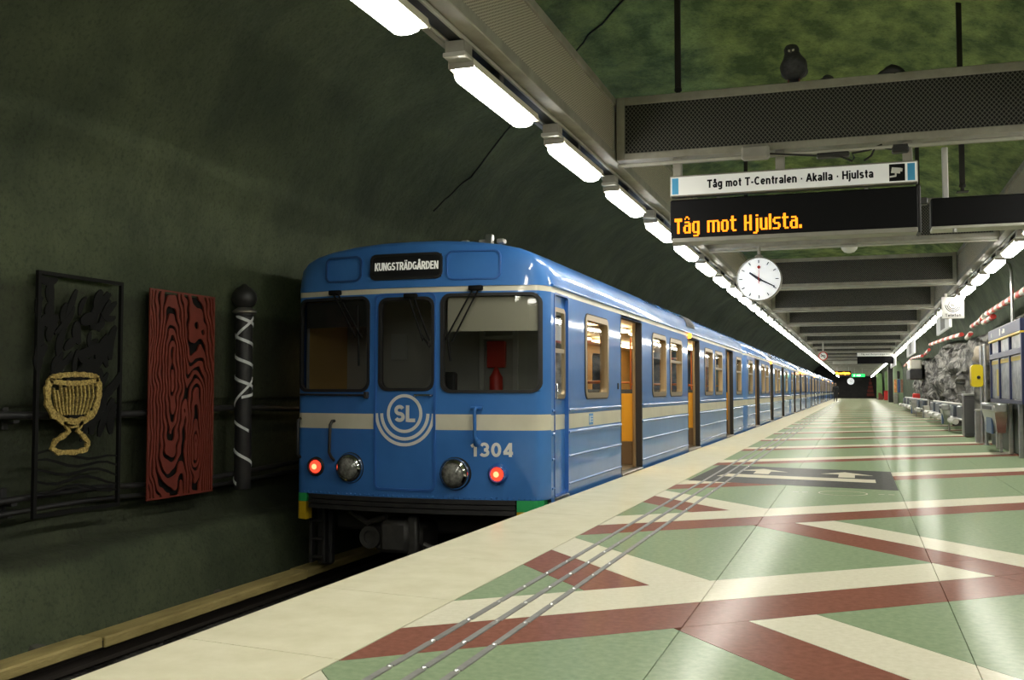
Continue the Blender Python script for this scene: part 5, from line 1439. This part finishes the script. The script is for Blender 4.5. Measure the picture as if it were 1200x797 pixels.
def long_sign(y0, y1, z0, z1, label):
    t = thing('platform_sign', label, 'sign', (0, 0, 0), 'long white signs under the right trunk')
    mb = MB(); mb.box(2.0, 2.06, y0, y1, z0, z1, b=.01); mb.build('plate', sign_white, t)
    mb = MB(); mb.box(1.994, 2.0, y0 + (y1 - y0) * .3, y0 + (y1 - y0) * .62, z0 + .05, z1 - .04, b=.001); mb.build('picture', grey_paint, t)
    for y in (y0 + .3, y1 - .3): hang(t, 2.03, y, z1 - .01, 3.2)
long_sign(24.8, 28.6, 2.52, 2.95, 'long white sign hanging beyond the Telefon sign')
long_sign(39.5, 45.0, 2.45, 2.98, 'long white sign hanging halfway down the right row of lamps')
long_sign(58, 66, 2.45, 2.95, 'farthest long white sign under the right row of lamps')
rs = thing('round_sign', 'round white prohibition sign with red ring hanging over the train side', 'sign', (-1.36, 47.6, 2.64))
MB().lathe([(0, -.02), (.20, -.02), (.20, .02), (.155, .022)], (0, 0, 0), 'Y', 32).build('ring', mat('sign_red', (.55, .02, .02), .4), rs, smooth=30)
MB().lathe([(.157, .015), (.157, .025), (0, .026)], (0, 0, 0), 'Y', 32).build('face', white_print, rs, smooth=30)
M = lambda u, v, d: (u, -d, v); mb = MB(); stroke(mb, [(-.1, .1), (.1, -.1)], .03, M, .026, .03); stroke(mb, [(-.09, -.02), (-.02, .03), (.06, .03), (.1, -.03)], .03, M, .026, .029); mb.build('pictogram', black_metal, rs)['kind'] = 'stuff'
mb = MB(); mb.box(-.03, .03, -.02, .02, .19, .68, b=.005); mb.build('hanger', galv_light, rs)
fsn = thing('direction_sign', 'far white direction sign over a blank black display', 'sign', (0, 60.25, 0))
mb = MB(); mb.box(.1, 2.0, 0, .1, 3.02, 3.24, b=.01); mb.build('face', sign_white, fsn); mb = MB(); mb.box(.1, 2.0, 0, .2, 2.60, 3.0, b=.01); mb.build('display', sign_black, fsn)
mb = MB(); add_text(mb, MY(-.002), .001, 'Tåg mot Kungsträdgården', .3, 1.8, 3.09, .08); mb.build('lettering', sign_black, fsn, recalc=False)
for y, x0, x1, z, lab in ((53.9, -1.4, .0, 3.215, 'plain pale strip panel under a cross beam on the train side'), (79.3, -1.6, .6, 3.075, 'far plain white panel hanging above the amber display')):
    mb = MB(); mb.box(x0, x1, y, y + .06, z, z + .06 if y < 60 else z + .2, b=.01); tag(mb.build('hanging_panel', galv_light), lab, 'panel')
fl = thing('led_display', 'far display with blurred amber lettering near the end wall', 'display', (0, 98.35, 0))
mb = MB(); mb.box(-1.85, -.4, 0, .2, 2.5, 2.9, b=.01); mb.build('case', sign_black, fl)
mb = MB(); add_text(mb, MY(-.002), .001, 'Tåg mot Hjulsta', -1.75, -.5, 2.60, .2, w=.25); mb.build('led_lettering', mat_emit('led_far', (1., .32, .02), 9.), fl, recalc=False)
for x in (-1.6, -.6): hang(fl, x, .1, 2.9, 3.27)
ex = thing('exit_sign', 'lit green exit sign with white arrow near the end of the platform', 'sign', (0, 104.7, 0))
mb = MB(); mb.box(-.35, .85, 0, .12, 2.44, 2.72, b=.01); mb.build('box', mat_emit('exit_green', (.03, .75, .14), 2.2), ex)
M = MY(-.001); mb = MB(); mb.prism([(.1, 2.52), (.32, 2.52), (.32, 2.47), (.48, 2.58), (.32, 2.69), (.32, 2.64), (.1, 2.64)], M, 0, .004); mb.prism([(-.2, 2.5), (-.1, 2.5), (-.05, 2.66), (-.15, 2.66)], M, 0, .004); mb.build('arrow', mat_emit('exit_white', (.9, 1., .9), 3.), ex)['kind'] = 'stuff'
for x in (-.1, .6): hang(ex, x, .06, 2.71, 3.27)
clock((-.46, 104.75, 2.02), .33, 'far round white clock below the exit sign', False)

# far end: green columns, dark doorway, red bin, poster column, red wall relief
colm = mat('green_column_paint', (.16, .30, .10), .6, col2=(.21, .36, .14), scale=1.5)
gcol = thing('green_column', 'bright green column slab at the far end of the platform', 'column', (2.5, 138, 0))
mb = MB(); mb.box(0, .7, 0, .5, 0, 3.3, b=.03); mb.build('shaft', colm, gcol); mb = MB(); mb.box(-.03, .73, -.03, .53, 0, .25, b=.02); mb.build('base', grey_paint, gcol)
gc2 = thing('green_column', 'second green column right of the red bin', 'column', (3.25, 128, 0))
mb = MB(); mb.box(0, .45, 0, .5, 0, 3.4, b=.03); mb.build('shaft', colm, gc2); mb = MB(); mb.box(-.03, .48, -.03, .53, 0, .25, b=.02); mb.build('base', grey_paint, gc2)
rbn = thing('red_bin', 'tall red bin standing by the far green columns', 'bin', (2.95, 121, 0))
mb = MB(); mb.box(0, .42, 0, .4, .05, 1.05, b=.04); mb.build('body', bpy.data.materials['red_box_paint'], rbn, smooth=40); mb = MB(); mb.box(-.02, .44, -.02, .42, 1.05, 1.12, b=.02); mb.build('lid', red_m, rbn)
arch = MB().prism([(2.62, 0), (3.2, 0), (3.2, .35), (3.05, .7), (2.85, .85), (2.62, .85)], lambda u, v, d: (u, d, v), 134, 134.4).build('arched_block', mat('brown_red_paint', (.20, .04, .025), .6))
tag(arch, 'dark red block with curved top at the far columns', 'block')
dk = thing('dark_doorway', 'black doorway recess between the green columns and poster column', 'doorway', (2.95, 104, 0))
mb = MB(); mb.box(0, .7, 0, .3, .0, 3.4, b=.02); mb.build('recess', black_metal, dk); mb = MB(); mb.box(-.05, .0, -.02, .32, 0, 3.4, b=.01); mb.build('frame', grey_paint, dk)
pc = thing('poster_column', 'pale green column with upright posters beyond the benches', 'column', (3.0, 92, 0))
mb = MB(); mb.box(0, .9, 0, .6, 0, 3.6, b=.03); mb.build('shaft', mat('pale_green_paint', (.30, .40, .24), .6, col2=(.36, .46, .3), scale=1.2), pc)
for x, c, nm in ((.05, (.55, .22, .08), 'a'), (.32, (.05, .08, .20), 'b'), (.58, (.25, .12, .08), 'c')):
    mb = MB(); mb.box(x, x + .22, -.04, -.005, .95, 2.05, b=.01); mb.build('poster', mat('poster_' + nm, c, .5, col2=tuple(min(1, q * 1.8) for q in c), scale=6.), pc)
mb = MB(); mb.box(.3, .5, -.12, -.02, 2.1, 2.75, b=.03); mb.build('lantern', black_metal, pc)
mb = MB(); mb.box(.0, .35, -.3, -.05, 0, .85, b=.03); mb.build('cabinet', grey_paint, pc)
rel = thing('wall_relief', 'dark red stepped relief on the black end wall', 'relief', (2.0, 157.2, 0))
for k in range(5):
    mb = MB(); mb.box(-.12 - .1 * (4 - k), .12 + .1 * (4 - k), -.05, .1, .3 + .55 * k, .75 + .55 * k, b=.03); mb.build('step', mat('relief_red', (.16, .03, .02), .7), rel)

# ------------------------------------------------------------------ the person walking away
def skin_obj(name, verts, edges, radii, m, parent, root=0, sub=2):
    me = bpy.data.meshes.new(name); me.from_pydata(verts, edges, [])
    o = bpy.data.objects.new(name, me); COL.objects.link(o); o.parent = parent
    md = o.modifiers.new('skin', 'SKIN'); md.use_smooth_shade = True
    sv = me.skin_vertices
    if not sv:
        import bpy as _b
        bm = bmesh.new(); bm.from_mesh(me); bm.verts.layers.skin.verify(); bm.to_mesh(me); bm.free(); sv = me.skin_vertices
    for i, r in enumerate(radii):
        sv[0].data[i].radius = r if isinstance(r, tuple) else (r, r)
        sv[0].data[i].use_root = (i == root)
    s2 = o.modifiers.new('sub', 'SUBSURF'); s2.levels = s2.render_levels = sub
    me.materials.append(m)
    return o
pr = thing('person', 'person in dark jacket and trousers walking away beside the train', 'person', (-1.9, 106, 0))
vs = [(0, 0, .98), (0, 0, 1.12), (0, .0, 1.32), (0, 0, 1.50), (0, .01, 1.60),
      (-.10, 0, .93), (-.11, .05, .52), (-.11, -.02, .10), (-.12, .12, .05), (.10, 0, .93), (.11, -.02, .52), (.11, -.20, .12), (.12, -.10, .05),
      (-.20, 0, 1.46), (-.27, .0, 1.18), (-.27, .08, .93), (.20, 0, 1.46), (.27, -.02, 1.18), (.28, .02, .93)]
ed = [(0, 1), (1, 2), (2, 3), (3, 4), (0, 5), (5, 6), (6, 7), (7, 8), (0, 9), (9, 10), (10, 11), (11, 12), (3, 13), (13, 14), (14, 15), (3, 16), (16, 17), (17, 18)]
ra = [(.17, .13), (.17, .13), (.20, .14), (.15, .11), .06, .10, .075, .05, .04, .10, .075, .05, .04, .09, .065, .05, .09, .065, .05]
skin_obj('body', vs, ed, ra, mat('dark_jacket', (.012, .013, .018), .8), pr)
MB().lathe([(0, 1.58), (.055, 1.59), (.085, 1.65), (.095, 1.72), (.09, 1.79), (.06, 1.85), (0, 1.87)], (0, .01, 0), n=18).build('head', mat('skin_tone', (.42, .25, .17), .6), pr, smooth=60)
MB().lathe([(.0, 1.88), (.07, 1.86), (.102, 1.79), (.104, 1.72), (.09, 1.66)], (0, 0.0, 0), n=18).build('hair', mat('grey_brown_hair', (.20, .12, .08), .7), pr, smooth=60)
for s_, y in ((-1, .10), (1, .03)):
    mb = MB(); b = Vector((s_ * .275, y, .90)); mb.tube([b, b + Vector((0, .01, -.05)), b + Vector((0, .015, -.09))], [.03, .04, .03], 10)
    for q in range(4): mb.tube([b + Vector((0, -.03 + .02 * q, -.08)), b + Vector((0, -.025 + .02 * q, -.13 - .01 * (q in (1, 2)))), b + Vector((-s_ * .01, -.02 + .02 * q, -.16 - .012 * (q in (1, 2)))) ], .009, 6, r_end=.007)
    mb.tube([b + Vector((0, -.03, -.03)), b + Vector((-s_ * .015, -.055, -.07)), b + Vector((-s_ * .02, -.055, -.10))], .010, 6, r_end=.007)
    mb.build('hand', mat('skin_tone', (.42, .25, .17), .6), pr, smooth=60)
